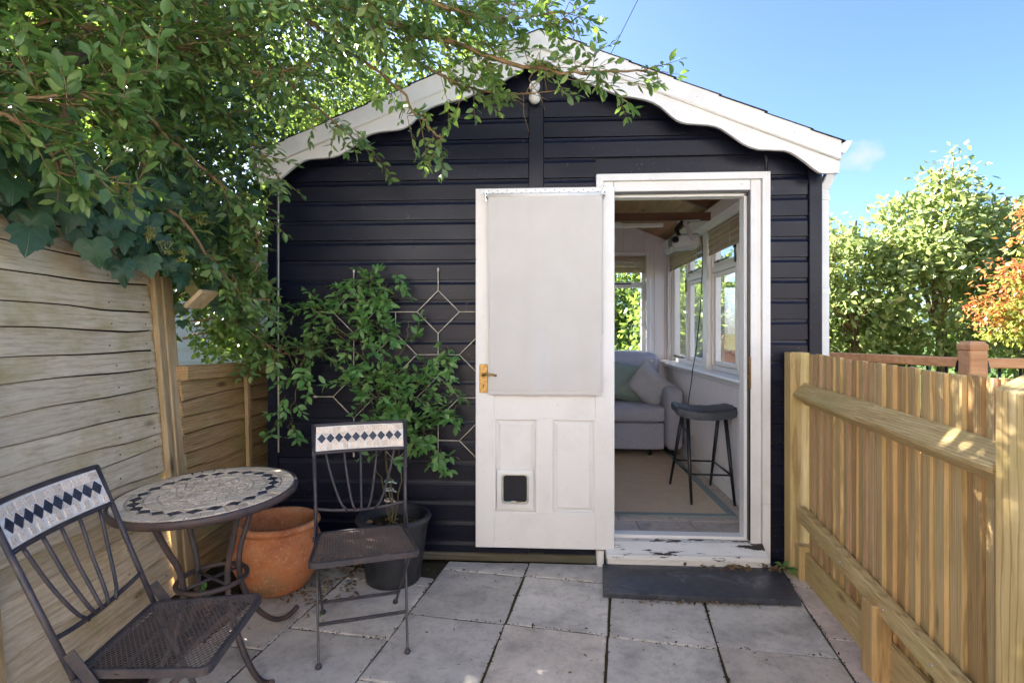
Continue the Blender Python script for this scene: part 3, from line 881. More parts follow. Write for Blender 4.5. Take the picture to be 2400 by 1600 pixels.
# side and back walls
def wallbox(name, *a, mat=BLACK, bev=0):
    b = MB(); b.box(*a, bev); return b.build(name, mat, shed)
NW = (3.40, 4.506); FW = (4.613, 5.884); ZS, ZH = .985, 2.09
wallbox('side_wall', 1.315, 1.425, YN, 6.12, .03, ZS)
wallbox('side_wall', 1.315, 1.425, YN, 6.12, ZH, 2.31)
wallbox('wall_pillar', 1.315, 1.425, YN, NW[0], ZS, ZH, mat=INWALL)
wallbox('wall_pillar', 1.300, 1.412, NW[1], FW[0], ZS, ZH, mat=WHITE_TRIM)
wallbox('wall_pillar', 1.315, 1.425, FW[1], 6.12, ZS, ZH, mat=INWALL)
wallbox('side_wall', -1.54, -1.435, YN, 6.12, .03, 2.28)
BWX = (-1.10, 1.085); BWZ = (1.045, 2.10)  # unseen left part of the end window widened to let in more light
b = MB()
wallp = [(-1.435, .03), (1.315, .03), (1.315, 2.29), (XC, AP-.14), (-1.435, 2.27)]
def backpiece(poly):
    b.prism(poly, (0, YFAR+.012, 0), (1,0,0), (0,0,1), (0, .12, 0))
backpiece([(-1.435,.03),(1.315,.03),(1.315,BWZ[0]),(-1.435,BWZ[0])])
backpiece([(-1.435,BWZ[0]),(BWX[0],BWZ[0]),(BWX[0],BWZ[1]),(-1.435,BWZ[1])])
backpiece([(BWX[1],BWZ[0]),(1.315,BWZ[0]),(1.315,BWZ[1]),(BWX[1],BWZ[1])])
backpiece([(-1.435,BWZ[1]),(1.315,BWZ[1]),(1.315,zr(1.315)-.13),(XC,AP-.13),(-1.435,zr(-1.435)-.13)])
b.build('back_wall', INWALL, shed)
# tongue and groove panelling, board by board
y = YN+.004
while y < YFAR-.02:
    b = MB(); y1 = min(y+.098, YFAR-.002); b.box(1.3005, 1.3135, y, y1, FL, ZS-.04, .003); b.build('wall_board', INWALL, shed)
    b = MB(); b.box(1.3005, 1.3135, y, y1, ZH+.002, 2.30, .003); b.build('wall_board', INWALL, shed)
    y += .099
b = MB(); b.box(1.3005, 1.3135, FW[1]+.002, YFAR-.002, ZS-.038, ZH, .002); b.build('wall_board', INWALL, shed)
x = XL
while x < 1.29:
    x1 = min(x+.107, 1.2985); xm = (x+x1)/2; zt = max(zc(x), zc(x1))+.006
    segs = [(FL, zt)]
    if x1 > BWX[0] and x < BWX[1]: segs = [(FL, BWZ[0]-.002), (BWZ[1]+.002, zt)]
    for za, zb_ in segs:
        b = MB(); b.box(x, x1-.001, YFAR-.002, YFAR+.0115, za, zb_, .003); b.build('wall_board', INWALL, shed)
    x += .108
x = XL
while x < 1.29:      # inner face of the front wall, left wall
    x1 = min(x+.107, 1.2985)
    if not (x1 > OPL-.03 and x < OPR+.03):
        b = MB(); b.box(x, x1-.001, 3.1975, 3.2085, FL, min(zc(x), zc(x1)), .003); b.build('wall_board', INWALL, shed)
    x += .108
y = 3.21
while y < YFAR-.03:
    b = MB(); b.box(-1.4335, -1.4205, y, min(y+.098, YFAR-.004), FL, 2.24, .003); b.build('wall_board', INWALL, shed)
    y += .099
# skirting, window sill, wall plate
b = MB(); b.box(1.284, 1.300, YN+.012, YFAR-.004, FL+.001, FL+.094, .004); b.build('skirting', WHITE_TRIM, shed)
b = MB(); b.box(XL, 1.282, YFAR-.018, YFAR-.0025, FL+.001, FL+.094, .004); b.build('skirting', WHITE_TRIM, shed)
b = MB()
pr = [(1.318,.956),(1.232,.956),(1.222,.963),(1.218,.975),(1.222,.987),(1.232,.993),(1.330,.993),(1.330,.985),(1.318,.985)]
b.prism(pr, (0, 3.215, 0), (1,0,0), (0,0,1), (0, 2.70, 0)); b.build('window_sill', WHITE_TRIM, shed)
b = MB(); b.box(1.262, 1.2995, YN+.012, YFAR-.004, .925, .9555, .006); b.build('sill_moulding', WHITE_TRIM, shed)
b = MB(); b.box(1.246, 1.2995, YN+.012, YFAR-.004, 2.125, 2.225, .004); b.build('wall_plate', INWALL, shed)
b = MB(); b.box(1.282, 1.2995, 3.42, YFAR-.06, ZH+.001, ZH+.035, .003); b.build('window_head_trim', WHITE_TRIM, shed)
# ceiling boards
sl_len = math.sqrt(1+SL*SL)
for sg in (1, -1):
    d = 0.0
    while d < 1.32:
        d1 = d+.088
        p3 = [(XC+sg*d, zc(XC+d)), (XC+sg*(d1-.002), zc(XC+d1-.002)), (XC+sg*(d1-.002), zc(XC+d1-.002)+.012), (XC+sg*d, zc(XC+d)+.012)]
        b = MB(); b.prism(p3, (0, YN, 0), (1,0,0), (0,0,1), (0, YFAR-YN+.01, 0)); b.build('ceiling_board', PINE, shed)
        d = d1
# rafters and tie beam
for yy in (4.23,):
    for sg in (1, -1):
        b = MB(); b.bar((XC, yy+.025, zc(XC)-.035), (XC+sg*1.27, yy+.025, zc(XC+1.27)-.035), .05, .068, (0,0,1), .004); b.build('rafter', BEAM, shed)
    b = MB(); b.box(-1.30, 1.255, yy-.022, yy+.022, 2.128, 2.186, .004); b.build('tie_beam', BEAM, shed)
b = MB(); b.box(.30, .98, 4.60, 4.64, 2.155, 2.185, .003); b.build('projector_screen_case', UPVC, shed)

# windows: frame members, casements, panes
def win_right(y0, y1, lights):
    """lights: list of (ya, yb, transom)"""
    b = MB()
    fx0, fx1 = 1.335, 1.405; t = .038
    b.box(fx0, fx1, y0, y1, ZS+.006, ZS+.006+t, .004); b.box(fx0, fx1, y0, y1, ZH-t, ZH-.001, .004)
    for ya, yb, tr in lights:
        b.box(fx0+.0007, fx1-.0007, ya, ya+.024, ZS+.006+t, ZH-t, .003); b.box(fx0+.0007, fx1-.0007, yb-.024, yb, ZS+.006+t, ZH-t, .003)
        if tr: b.box(fx0+.0014, fx1-.0014, ya+.024, yb-.024, 1.755, 1.80, .004)
    w = b.build('window_frame', WHITE_TRIM, shed)
    for ya, yb, tr in lights:
        zs = [(ZS+.006+t, 1.755), (1.80, ZH-t)] if tr else [(ZS+.006+t, ZH-t)]
        for za, zb_ in zs:
            c = MB(); s_ = .03
            a0, a1 = ya+.026, yb-.026
            c.box(1.352, 1.392, a0, a0+s_, za+.002, zb_-.002, .004); c.box(1.352, 1.392, a1-s_, a1, za+.002, zb_-.002, .004)
            c.box(1.3525, 1.3915, a0+s_, a1-s_, za+.002, za+.002+s_, .004); c.box(1.3525, 1.3915, a0+s_, a1-s_, zb_-.002-s_, zb_-.002, .004)
            c.build('casement', WHITE_TRIM, w)
            c = MB(); c.box(1.371, 1.375, a0+s_-.004, a1-s_+.004, za+s_-.002, zb_-s_+.002); c.build('pane', GLASS, w)
    return w
w1 = win_right(NW[0], NW[1], [(3.40, 3.93, False), (3.93, 4.506, True)])
w2 = win_right(FW[0], FW[1], [(4.613, 5.27, True), (5.27, 5.884, False)])
def stay(w, p, q, nm='window_stay'):
    b = MB(); b.bar(p, q, .012, .012, bev=.003); m = Vector(p).lerp(Vector(q), .25)
    b.obox(m, ((1,0,0),(0,1,0),(0,0,1)), (.008,.02,.010), .003); b.build(nm, BLKMETAL, w)
stay(w1, (1.338, 4.42, 1.835), (1.338, 4.10, 1.835)); stay(w1, (1.335, 3.955, 1.93), (1.330, 3.93, 1.78), 'window_handle')
stay(w2, (1.338, 5.20, 1.835), (1.338, 4.80, 1.835)); stay(w2, (1.335, 5.29, 1.80), (1.330, 5.27, 1.66), 'window_handle'); stay(w2, (1.338, 5.80, 1.045), (1.338, 5.42, 1.045))
# back window
b = MB()
fy0, fy1 = YFAR+.02, YFAR+.075; t = .045
b.box(BWX[0], BWX[1], fy0, fy1, BWZ[0], BWZ[0]+t, .004); b.box(BWX[0], BWX[1], fy0, fy1, BWZ[1]-t, BWZ[1], .004)
b.box(BWX[0], BWX[0]+t, fy0+.0006, fy1, BWZ[0]+t, BWZ[1]-t, .004); b.box(BWX[1]-t, BWX[1], fy0+.0006, fy1, BWZ[0]+t, BWZ[1]-t, .004)
b.box(BWX[0]+t, BWX[1]-t, fy0+.0012, fy1, 1.76, 1.82, .004)
for xm_ in (.36, -.37): b.box(xm_-.03, xm_+.03, fy0+.0018, fy1-.001, BWZ[0]+t, BWZ[1]-t, .004)
bw = b.build('window_frame', WHITE_TRIM, shed)
for za, zb_ in ((BWZ[0]+t, 1.76), (1.82, BWZ[1]-t)):
    b = MB(); b.box(BWX[0]+t-.003, BWX[1]-t+.003, YFAR+.045, YFAR+.049, za-.003, zb_+.003); b.build('pane', GLASS, bw)
b = MB()
for x0, x1, z0, z1 in ((BWX[0]-.045, BWX[0]+.002, 1.0, 2.145), (BWX[1]-.002, BWX[1]+.045, 1.0, 2.145)):
    b.box(x0, x1, YFAR-.018, YFAR+.03, z0, z1, .005)
b.box(BWX[0]+.002, BWX[1]-.002, YFAR-.0175, YFAR+.03, BWZ[1]-.001, 2.145, .005); b.box(BWX[0]+.002, BWX[1]-.002, YFAR-.03, YFAR+.03, 1.0, BWZ[0]+.002, .005)
b.build('window_trim', WHITE_TRIM, bw)
stay(bw, (.55, YFAR+.012, 1.80), (.93, YFAR+.012, 1.80))

# bamboo blinds (each a thing: slats, cords)
def blind(label, axis, a0, a1, fixed, z0, z1, n):
    loc = (fixed, (a0+a1)/2, z0) if axis == 'Y' else ((a0+a1)/2, fixed, z0)
    t = thing('bamboo_blind', label, 'blind', loc, group='rolled bamboo blinds above the windows')
    rr = random.Random(len(label))
    for i in range(n):
        z = z0 + (z1-z0)*i/n; h = (z1-z0)/n
        b = MB(); o = rr.uniform(-.003, .003)
        if axis == 'Y': b.box(fixed-.004+o, fixed+.003+o, a0, a1, z+.0008, z+h, .002)
        else: b.box(a0, a1, fixed-.004+o, fixed+.003+o, z+.0008, z+h, .002)
        b.build('slat', BAMBOO if axis == 'Y' else BAMBOO_X, t)
    for f in (.15, .85, .5):
        p = a0+(a1-a0)*f
        b = MB()
        if axis == 'Y': b.tube([(fixed-.010, p, z1), (fixed-.011, p, z0-.005)], .0025, 6)
        else: b.tube([(p, fixed-.010, z1), (p, fixed-.011, z0-.005)], .0025, 6)
        b.build('cord', CREAMW, t)
    b = MB()
    if axis == 'Y': b.box(fixed-.012, fixed+.012, a0, a1, z1+.0005, z1+.018, .002)
    else: b.box(a0, a1, fixed-.012, fixed+.012, z1+.0005, z1+.018, .002)
    b.build('head_rail', BAMBOO if axis == 'Y' else BAMBOO_X, t)
    return t
blind('bamboo blind pulled up over the side window nearest the doorway', 'Y', 3.44, 4.49, 1.316, 1.895, 2.066, 11)
blind('bamboo blind pulled up over the side window beside the sofa', 'Y', 4.635, 5.87, 1.316, 1.915, 2.066, 10)
blind('bamboo blind pulled up over the end window behind the sofa', 'X', .27, 1.075, YFAR+.008, 1.915, 2.075, 9)
for i, (yy, lab) in enumerate(((4.47, 'thin white blind cord with acorn pull beside the nearer side window'), (5.80, 'thin white blind cord with acorn pull at the far side window'))):
    t = thing('blind_cord', lab, 'cord', (1.29, yy, 1.12))
    b = MB(); b.tube([(1.302, yy, 1.90), (1.295, yy+.004, 1.5), (1.297, yy, 1.16)], .0015, 5); b.build('cord', CREAMW, t)
    b = MB(); b.lathe([(.001,0),(.008,.004),(.009,.014),(.005,.03),(.002,.034)], 10, (1.297, yy, 1.128)); b.build('acorn', UPVC, t)

# sisal rug
rug = thing('rug', 'sisal rug with grey-green bound edge on the tiled floor', 'rug', (.15, 4.3, FL))
rx0_, rx1_, ry0, ry1 = -.95, 1.205, 3.50, 5.55; bw_ = .055
b = MB(); b.box(rx0_+bw_, rx1_-bw_, ry0+bw_, ry1-bw_, FL+.001, FL+.0075, 0); b.build('weave', SISAL, rug)
for x0, x1, y0, y1 in ((rx0_, rx1_, ry0, ry0+bw_), (rx0_, rx1_, ry1-bw_, ry1), (rx0_, rx0_+bw_, ry0+bw_, ry1-bw_), (rx1_-bw_, rx1_, ry0+bw_, ry1-bw_)):
    b = MB(); b.box(x0, x1, y0, y1, FL+.001, FL+.009, .002); b.build('binding', RUGB, rug)

# sofa
def soft(b, x0, x1, y0, y1, z0, z1, r=.05, puff=.02, n=10):
    """rounded puffy cushion block"""
    cx, cy, cz = (x0+x1)/2, (y0+y1)/2, (z0+z1)/2; hx_, hy, hz_ = (x1-x0)/2, (y1-y0)/2, (z1-z0)/2
    hs = (hx_, hy, hz_)
    def face(ax, sg):
        i, j = [q for q in range(3) if q != ax]
        def fn(u, v):
            p = [0,0,0]
            def stretch(t):
                t = 2*t-1
                return math.copysign(abs(t)**.55, t)
            p[ax] = sg; p[i] = stretch(u); p[j] = stretch(v)
            q = [p[k]*hs[k] for k in range(3)]
            c = [max(-(hs[k]-r), min(hs[k]-r, q[k])) for k in range(3)]
            d = Vector([q[k]-c[k] for k in range(3)])
            if d.length > 1e-9: d = d.normalized()*r
            q = Vector(c)+d
            bul = puff*(1-p[i]**2)*(1-p[j]**2)
            q[ax] += sg*bul
            return (cx+q[0], cy+q[1], cz+q[2])
        flip = (sg > 0) == (ax != 1)
        b.grid(fn if flip else (lambda u, v: fn(1-u, v)), n, n)
    for ax in range(3):
        for sg in (-1, 1): face(ax, sg)
sofa = thing('sofa', 'grey-blue fabric sofa against the end wall under the window', 'sofa', (.5, 5.5, FL))
b = MB(); soft(b, -.35, 1.10, 5.12, 5.86, .21, .458, .018, .0); b.build('base', SOFA, sofa)
b = MB(); soft(b, -.345, 1.108, 5.10, 5.75, .46, .605, .035, .012); b.build('seat_cushion', SOFA, sofa)
b = MB(); soft(b, -.34, 1.165, 5.68, 5.915, .55, 1.075, .075, .02); bk = b.build('backrest', SOFA, sofa)
b = MB(); b.tube([(1.085, 5.682, 1.0), (1.085, 5.668, 1.0)], [.02,.016], 14); b.build('metal_button', CHROME, bk)
b = MB(); soft(b, 1.112, 1.272, 5.09, 5.90, .205, .775, .06, .008); b.build('arm', SOFA, sofa)
for xx in (-.28, .98, 1.2):
    b = MB(); b.tube([(xx, 5.2, .205), (xx, 5.2, FL+.008)], .018, 10); b.build('foot', BLKMETAL, sofa)
def cushion(name, label, c, rot, sz, mat):
    t = thing(name, label, 'cushion', c, local=True)
    t.rotation_euler = rot
    b = MB()
    def fn(u, v, sg):
        a, c_ = 2*u-1, 2*v-1
        k = 1-.10*(1-a*a)*(abs(c_)**3) ; k2 = 1-.10*(1-c_*c_)*(abs(a)**3)
        th = max(0, (1-a**4)*(1-c_**4))**.6*sz[2]/2
        th *= 1+.06*math.sin(a*5+c_*3)+.05*math.sin(a*11-c_*7)
        return (a*sz[0]/2*k2, sg*th, c_*sz[1]/2*k)
    b.grid(lambda u, v: fn(u, v, -1), 22, 22); b.grid(lambda u, v: fn(1-u, v, 1), 22, 22)
    b.build('cover', mat, t)
    m = MB(); per = [fn(i/20, 0, 1) for i in range(20)] + [fn(1, i/20, 1) for i in range(20)] + [fn(1-i/20, 1, 1) for i in range(20)] + [fn(0, 1-i/20, 1) for i in range(20)]
    m.tube(per, .005, 6, closed=True); m.build('seam', mat, t)
    return t
cushion('cushion', 'green linen scatter cushion leaning on the sofa back', (.80, 5.55, .795), (R(-22), R(12), R(6)), (.42,.40,.15), GREENC)
cushion('cushion', 'pale lilac scatter cushion tipped against the sofa arm', (1.015, 5.42, .765), (R(-14), R(38), R(-30)), (.40,.33,.16), LILAC)

# bar stool
stool = thing('bar_stool', 'bar stool with quilted dark blue seat and black metal legs', 'stool', (1.11, 3.97, FL))
Sx, Sy = .20, .16
sc_ = Vector((1.125, 3.975, 0)); ra = R(-6)
def sp_(x, y, z): return (sc_.x+x*math.cos(ra)-y*math.sin(ra), sc_.y+x*math.sin(ra)+y*math.cos(ra), z)
def seat_fn(u, v):
    a, c_ = 2*u-1, 2*v-1
    z = .752 + .03*(abs(a)**2.2) + .008*(1-c_*c_)
    q = abs(math.sin((a*4.2+c_*3.2)*math.pi/2))*abs(math.sin((a*4.2-c_*3.2)*math.pi/2))
    z += .004*q**.5
    ex = (abs(a)**6+abs(c_)**6)
    z -= .012*min(1, max(0, (max(abs(a), abs(c_))-.9)/.1))**2
    return sp_(a*Sx, c_*Sy*(1-.05*a*a), z)
b = MB(); b.grid(seat_fn, 40, 32)
per = [(i/20, 0) for i in range(20)] + [(1, i/20) for i in range(20)] + [(1-i/20, 1) for i in range(20)] + [(0, 1-i/20) for i in range(20)]
top = [Vector(seat_fn(*p)) for p in per]; n = len(top)
bot = [Vector((p.x, p.y, p.z-.052)) for p in top]
mid = [Vector((p.x+(p.x-sc_.x)*.03, p.y+(p.y-sc_.y)*.03, p.z-.024)) for p in top]
b.add(top+mid+bot, [(k*n+(i+1) % n, k*n+i, (k+1)*n+i, (k+1)*n+(i+1) % n) for k in range(2) for i in range(n)], True)
b.add(bot, [tuple(range(n))])
b.build('seat', LEATHER, stool)
b = MB(); b.tube([p+Vector((0,0,-.001)) for p in top], .0035, 6, closed=True); b.build('piping', LEATHER, stool)
feet = [sp_(-.165,.235,0), sp_(-.165,-.235,0), sp_(.155,-.235,0), sp_(.155,.235,0)]
tops = [sp_(-.125,.105,0), sp_(-.125,-.105,0), sp_(.125,-.105,0), sp_(.125,.105,0)]
feet = [(.947,4.217),(.975,3.72),(1.262,3.737),(1.250,4.235)]
legpts = []
for (fx, fy), tp in zip(feet, tops):
    zf = FL + (.010 if fx < 1.2 else .002)
    p = Vector((fx, fy, zf)); q = Vector((tp[0], tp[1], .72))
    b = MB(); b.tube([p, p.lerp(q, .5), q], [.0085, .0125, .0145], 12); b.build('leg', BLKMETAL, stool)
    legpts.append((p, q))
for i in range(4):
    p = legpts[i][0].lerp(legpts[i][1], .33); q = legpts[(i+1) % 4][0].lerp(legpts[(i+1) % 4][1], .33)
    b = MB(); b.tube([p, q], .0065, 10); b.build('foot_rail', BLKMETAL, stool)

# projector hung from the tie beam
pj_ = thing('projector', 'grey ceiling projector tilted on a metal bracket under the tie beam', 'projector', (1.07, 4.25, 1.90))
b = MB(); b.obox((1.055, 4.235, 1.965), ((.97,-.10,.06),(.10,.99,0),(-.06,.0,.99)), (.10,.10,.052), .014); body = b.build('body', GREYPL, pj_)
b = MB(); b.tube([(.972, 4.15, 1.972), (.965, 4.128, 1.972)], [.026,.024], 18); b.build('lens', DARKGL, body)
b = MB(); b.obox((.952, 4.24, 1.965), ((1,-.1,.06),(.10,.99,0),(-.06,.0,.99)), (.003,.082,.038), .002); b.build('front_grille', BLKMETAL, body)
b = MB(); b.bar((1.00, 4.21, 2.118), (1.16, 4.21, 2.125), .05, .012, bev=.003); b.build('ceiling_plate', GREYPL, pj_)
b = MB(); b.bar((1.03, 4.17, 2.112), (.975, 4.16, 2.05), .03, .010, (0,1,0)); b.bar((.975, 4.16, 2.056), (1.0, 4.145, 1.995), .03, .010, (0,1,0)); b.build('bracket_arm', BLKMETAL, pj_)
b = MB(); b.bar((1.03, 4.125, 2.10), (1.095, 4.12, 1.965), .03, .012, (0,1,0), .003); b.build('bracket_arm', GREYPL, pj_)
cb = thing('power_cable', 'thin black cable hanging from the projector down to the wall socket', 'cable', (1.27, 4.9, .42))
pts = [(1.16,4.27,2.01),(1.20,4.30,2.015),(1.222,4.34,1.96),(1.225,4.36,1.75),(1.215,4.38,1.45),(1.195,4.42,1.15),(1.19,4.50,.99),(1.20,4.58,.88),(1.205,4.70,.70),(1.235,4.85,.50),(1.262,4.96,.43)]
b = MB(); b.tube(pts, .004, 6); b.build('cable', BLKMETAL, cb)
so = thing('wall_socket', 'white double wall socket with black plug behind the stool', 'socket', (1.29, 5.0, .36))
b = MB(); b.box(1.288, 1.3, 4.93, 5.075, .375, .462, .003); b.build('face_plate', UPVC, so)
b = MB(); b.box(1.255, 1.288, 4.965, 5.005, .40, .44, .006); b.build('plug', BLKMETAL, so)

# ================================================================ FENCES
# --- left: tall overlap panel, leaning away from the patio
LB = Vector((-1.795, 2.60, 0)); Ld = Vector((-.08, .9968, 0)).normalized(); Ln = Vector((Ld.y, -Ld.x, 0)); lean = Vector((-.087, 0, 1)).normalized()
tf = thing('lap_fence', 'tall weathered grey-brown overlap fence panel leaning behind the bistro table', 'fence', (LB.x, LB.y, 0))
rl = random.Random(21)
def lap_panel(base, d, nrm, upv, s0, s1, ztop, mat, parent, amp=.0075, seg=30, th=.011, hlo=.088, hhi=.108, z=.035):
    def mk():
        ph = [rl.uniform(0, 6.3) for _ in range(4)]; tl = rl.uniform(-.012, .012)
        return lambda s: amp*(.8*math.sin(s*3.1+ph[0]) + .55*math.sin(s*7.3+ph[1]) + .3*math.sin(s*17+ph[2])*max(0, math.sin(s*4+ph[3]))) + tl*(s-(s0+s1)/2)
    e0 = mk()
    while z < ztop:
        h = rl.uniform(hlo, hhi); e1 = mk(); b = MB(); rows = []
        k3 = rl.uniform(-.002, .002)
        for q, off in ((0, .012), (0, .012+th), (.06, .0135+th), (.5, .006+th), (1, .002+th), (1, .0)):
            row = []
            for i in range(seg+1):
                s_ = s0+(s1-s0)*i/seg
                zb = z+e0(s_); zt = z+h+e1(s_)-.0062-.002*math.sin(s_*5+h*90)
                row.append(base + d*s_ + nrm*(off+k3) + upv*(zb+(zt-zb)*q))
            rows.append(row)
        vs = [p for r in rows for p in r]; w = seg+1; nr = len(rows)
        fs = [(k*w+i, k*w+i+1, ((k+1) % nr)*w+i+1, ((k+1) % nr)*w+i) for k in range(nr) for i in range(seg)]
        fs += [tuple(k*w for k in range(nr)), tuple(k*w+seg for k in range(nr))[::-1]]
        b.add(vs, fs); pk = b.build('plank', mat, parent)
        for sn in (s1-.30+rl.uniform(-.02,.02), s1-.07, s0+.9):
            if s0 < sn < s1:
                m_ = MB(); q_ = base+d*sn+nrm*(.0135+th+k3)+upv*(z+h*.30+e0(sn)); m_.tube([q_-nrm*.002, q_+nrm*.0012], [.0032,.0026], 7); m_.build('nail', IRON, pk)
        e0 = e1; z += h
    b = MB(); c0 = base+d*((s0+s1)/2)-nrm*.006+upv*(ztop/2)
    b.obox(c0, (d, nrm, upv), ((s1-s0)/2, .003, ztop/2), 0); b.build('gap_shade_sheet', GAP_SHADE, parent)  # added sheet whose dark colour stands for the shadow line under each plank
lap_panel(LB, Ld, Ln, lean, -2.6, -.03, 1.78, LAP, tf)
for s, w_ in ((-.028, .04), (-1.02, .0)):
    if w_:
        p = LB+Ld*s+Ln*.040
        b = MB(); b.bar(p+lean*.02, p+lean*1.66, .045, .026, Ln, .003); b.build('batten', POSTW, tf)
p = LB+Ld*.045+Ln*.02
b = MB(); b.bar(p-lean*.02, p+lean*1.57, .085, .075, Ln, .005); b.build('post', POSTW, tf)
p = LB+Ld*-1.02+Ln*.045
b = MB(); b.bar(p-lean*.02, p+lean*1.70, .07, .05, Ln, .005); b.build('post', POSTW, tf)
# a short mossy rail that sticks out at the top of the post
b = MB(); b.bar((-1.80, 2.63, 1.60), (-1.665, 2.585, 1.455), .075, .05, (0,.4,1), .004); rl_o = b.build('broken_rail', m_wood('mossy_rail', (.12,.11,.03), (.20,.18,.06), (.30,.26,.10), 'X', .1, stain=(.10,.12,.02,1)), tf)
b = MB(); b.obox((-1.652, 2.575, 1.452), ((.55,.1,-.55),(.55,.15,.6),(.1,.98,0)), (.010,.055,.058), .003); b.build('end_cap', POSTW, tf)

# --- left: lower golden panel behind the post
lf = thing('lap_fence', 'lower golden overlap fence panel between the tall fence and the black shed corner', 'fence', (-1.76, 2.9, 0))
z = .02; base2 = Vector((-1.80, 2.665, 0)); d2 = Vector((-.02, .9998, 0)); n2_ = Vector((.9998, .02, 0)); up2 = Vector((-.03, 0, 1)).normalized()
lap_panel(base2, d2, n2_, up2, 0, 1.5, 1.02, LAPLOW, lf, .008, 34, .010, .085, .10, .02)
b = MB(); b.bar(base2+up2*1.088+n2_*.015, base2+d2*1.5+up2*1.043+n2_*.015, .07, .075, (0,0,1), .004); b.build('capping_rail', LAPLOW, lf)
b = MB(); p = base2+d2*.60+n2_*.035; b.bar(p+up2*.02, p+up2*1.05, .04, .022, n2_, .003); b.build('batten', POSTW, lf)

# --- right: featheredge fence with its rails towards the patio
FB = Vector((1.375, 2.95, 0)); Fd = Vector((-.098, -.9952, 0)).normalized(); Fn = Vector((-Fd.y*-1, 0, 0))
Fn = Vector((Fd.y, -Fd.x, 0)).normalized()          # towards the patio
rf = thing('board_fence', 'new timber featheredge board fence with rails along the right of the patio', 'fence', (FB.x, FB.y, 0))
bnd = [2.976,2.888,2.805,2.718,2.652,2.567,2.502,2.42,2.349,2.271,2.198,2.124,2.042,1.974,1.899,1.818,1.734,1.649,1.597,1.535,1.471,1.39,1.31,1.22,1.14,1.05,.97,.88,.80,.71,.62,.54,.45,.36]
rr = random.Random(9)
for i in range(len(bnd)-1):
    s0 = (2.95-bnd[i])/.9952; s1 = (2.95-bnd[i+1])/.9952
    b = MB(); top = 1.178 + rr.uniform(-.006,.006) - .012*s0/2
    d0 = rr.uniform(-.002,.002)
    # tapered board: thin edge tucked under its neighbour
    o = FB + Fd*s0 - Fn*(.006+d0)
    wd = s1-s0
    pr = [(0, -.004), (wd+.002, .010), (wd+.002, -.006), (0, -.012)]
    wv = rr.uniform(-.003,.003)
    ext = Vector((wv, wv*.5, top-.10))
    b.prism(pr, o+Vector((0,0,.10)), Fd, Fn, ext)
    bo_ = b.build('board', FEATHER_D if rr.random() < .12 else FEATHER, rf)
    if rr.random() < .35:
        e = MB(); ew = rr.uniform(.006, .013)
        e.prism([(wd+.0022, .0095), (wd+.0022+ew, .0035), (wd+.0022+ew, -.006), (wd+.0022, -.006)], o+Vector((0,0,.102)), Fd, Fn, ext*.997)
        e.build('board_edge', EDGEW, bo_)
def fp(s, off, z): return FB + Fd*s + Fn*off + Vector((0,0,z))
# arris rail (triangular) and flat lower rail
def arris(s0, s1, z0, z1, hgt=.062, dep=.062, nseg=14):
    b = MB(); vs = []
    for i in range(nseg+1):
        t = i/nseg; s = s0+(s1-s0)*t; z = z0+(z1-z0)*t
        w = .002*math.sin(s*9)
        for off, dzz in ((-.004, hgt), (.002, hgt+.004), (dep, .008+w), (dep-.003, -.006+w), (-.004, -hgt*.85)):
            vs.append(fp(s, off, z+dzz))
    fs = [(i*5+k, i*5+(k+1) % 5, (i+1)*5+(k+1) % 5, (i+1)*5+k) for i in range(nseg) for k in range(5)]
    fs += [tuple(range(5))[::-1], tuple(nseg*5+k for k in range(5))]
    b.add(vs, fs); return b.build('arris_rail', RAILW, rf)
arris(-.06, 1.44, .960, .932)
b = MB(); b.bar(fp(-.04, .028, .345), fp(1.56, .03, .225), .045, .075, (0,0,1), .005); lr = b.build('lower_rail', RAILW, rf)
for s, zz in ((.50, .305), (.86, .278), (1.16, .256)):
    b = MB(); p = fp(s, .0505, zz); b.tube([p, p+Fn*.004], [.007,.005], 10); b.build('screw', CHROME, lr)
b = MB(); b.bar(fp(-.03, .010, .075), fp(2.5, .012, .075), .02, .15, (0,0,1), .003); b.build('gravel_board', RAILW, rf)
# posts
b = MB(); b.box(1.309, 1.409, 3.015, 3.098, -.02, 1.185, .005); b.build('post', POSTR, rf)
b = MB(); b.box(1.328, 1.412, 2.955, 3.012, .0, .175, .004); foot = b.build('post_block', POSTR, rf)
for xx, zz in ((1.36,.13),(1.39,.10),(1.36,.07),(1.385,.05)):
    b = MB(); b.tube([(xx, 2.9552, zz), (xx, 2.953, zz)], .003, 8); b.build('nail_hole', BLKMETAL, foot)
b = MB(); q0 = fp(.80, .045, .0); b.obox((q0.x, q0.y, .135), (Fn, Fd, (0,0,1)), (.035,.045,.145), .004); b.build('short_post', FEATHER_D, rf)
np_ = Vector((1.228, 1.462, 0)); ra_ = R(7)
ax1 = Vector((math.cos(ra_), math.sin(ra_), 0)); ax2 = Vector((-math.sin(ra_), math.cos(ra_), 0))
b = MB(); b.obox((np_.x, np_.y, .575), (ax1, ax2, (0,0,1)), (.052,.052,.595), .004)
b.v = [(x, y, z + (.022*((x-np_.x)/.05)+.008*((y-np_.y)/.05) if z > 1 else 0)) for x, y, z in b.v]
b.build('post', POSTR, rf)

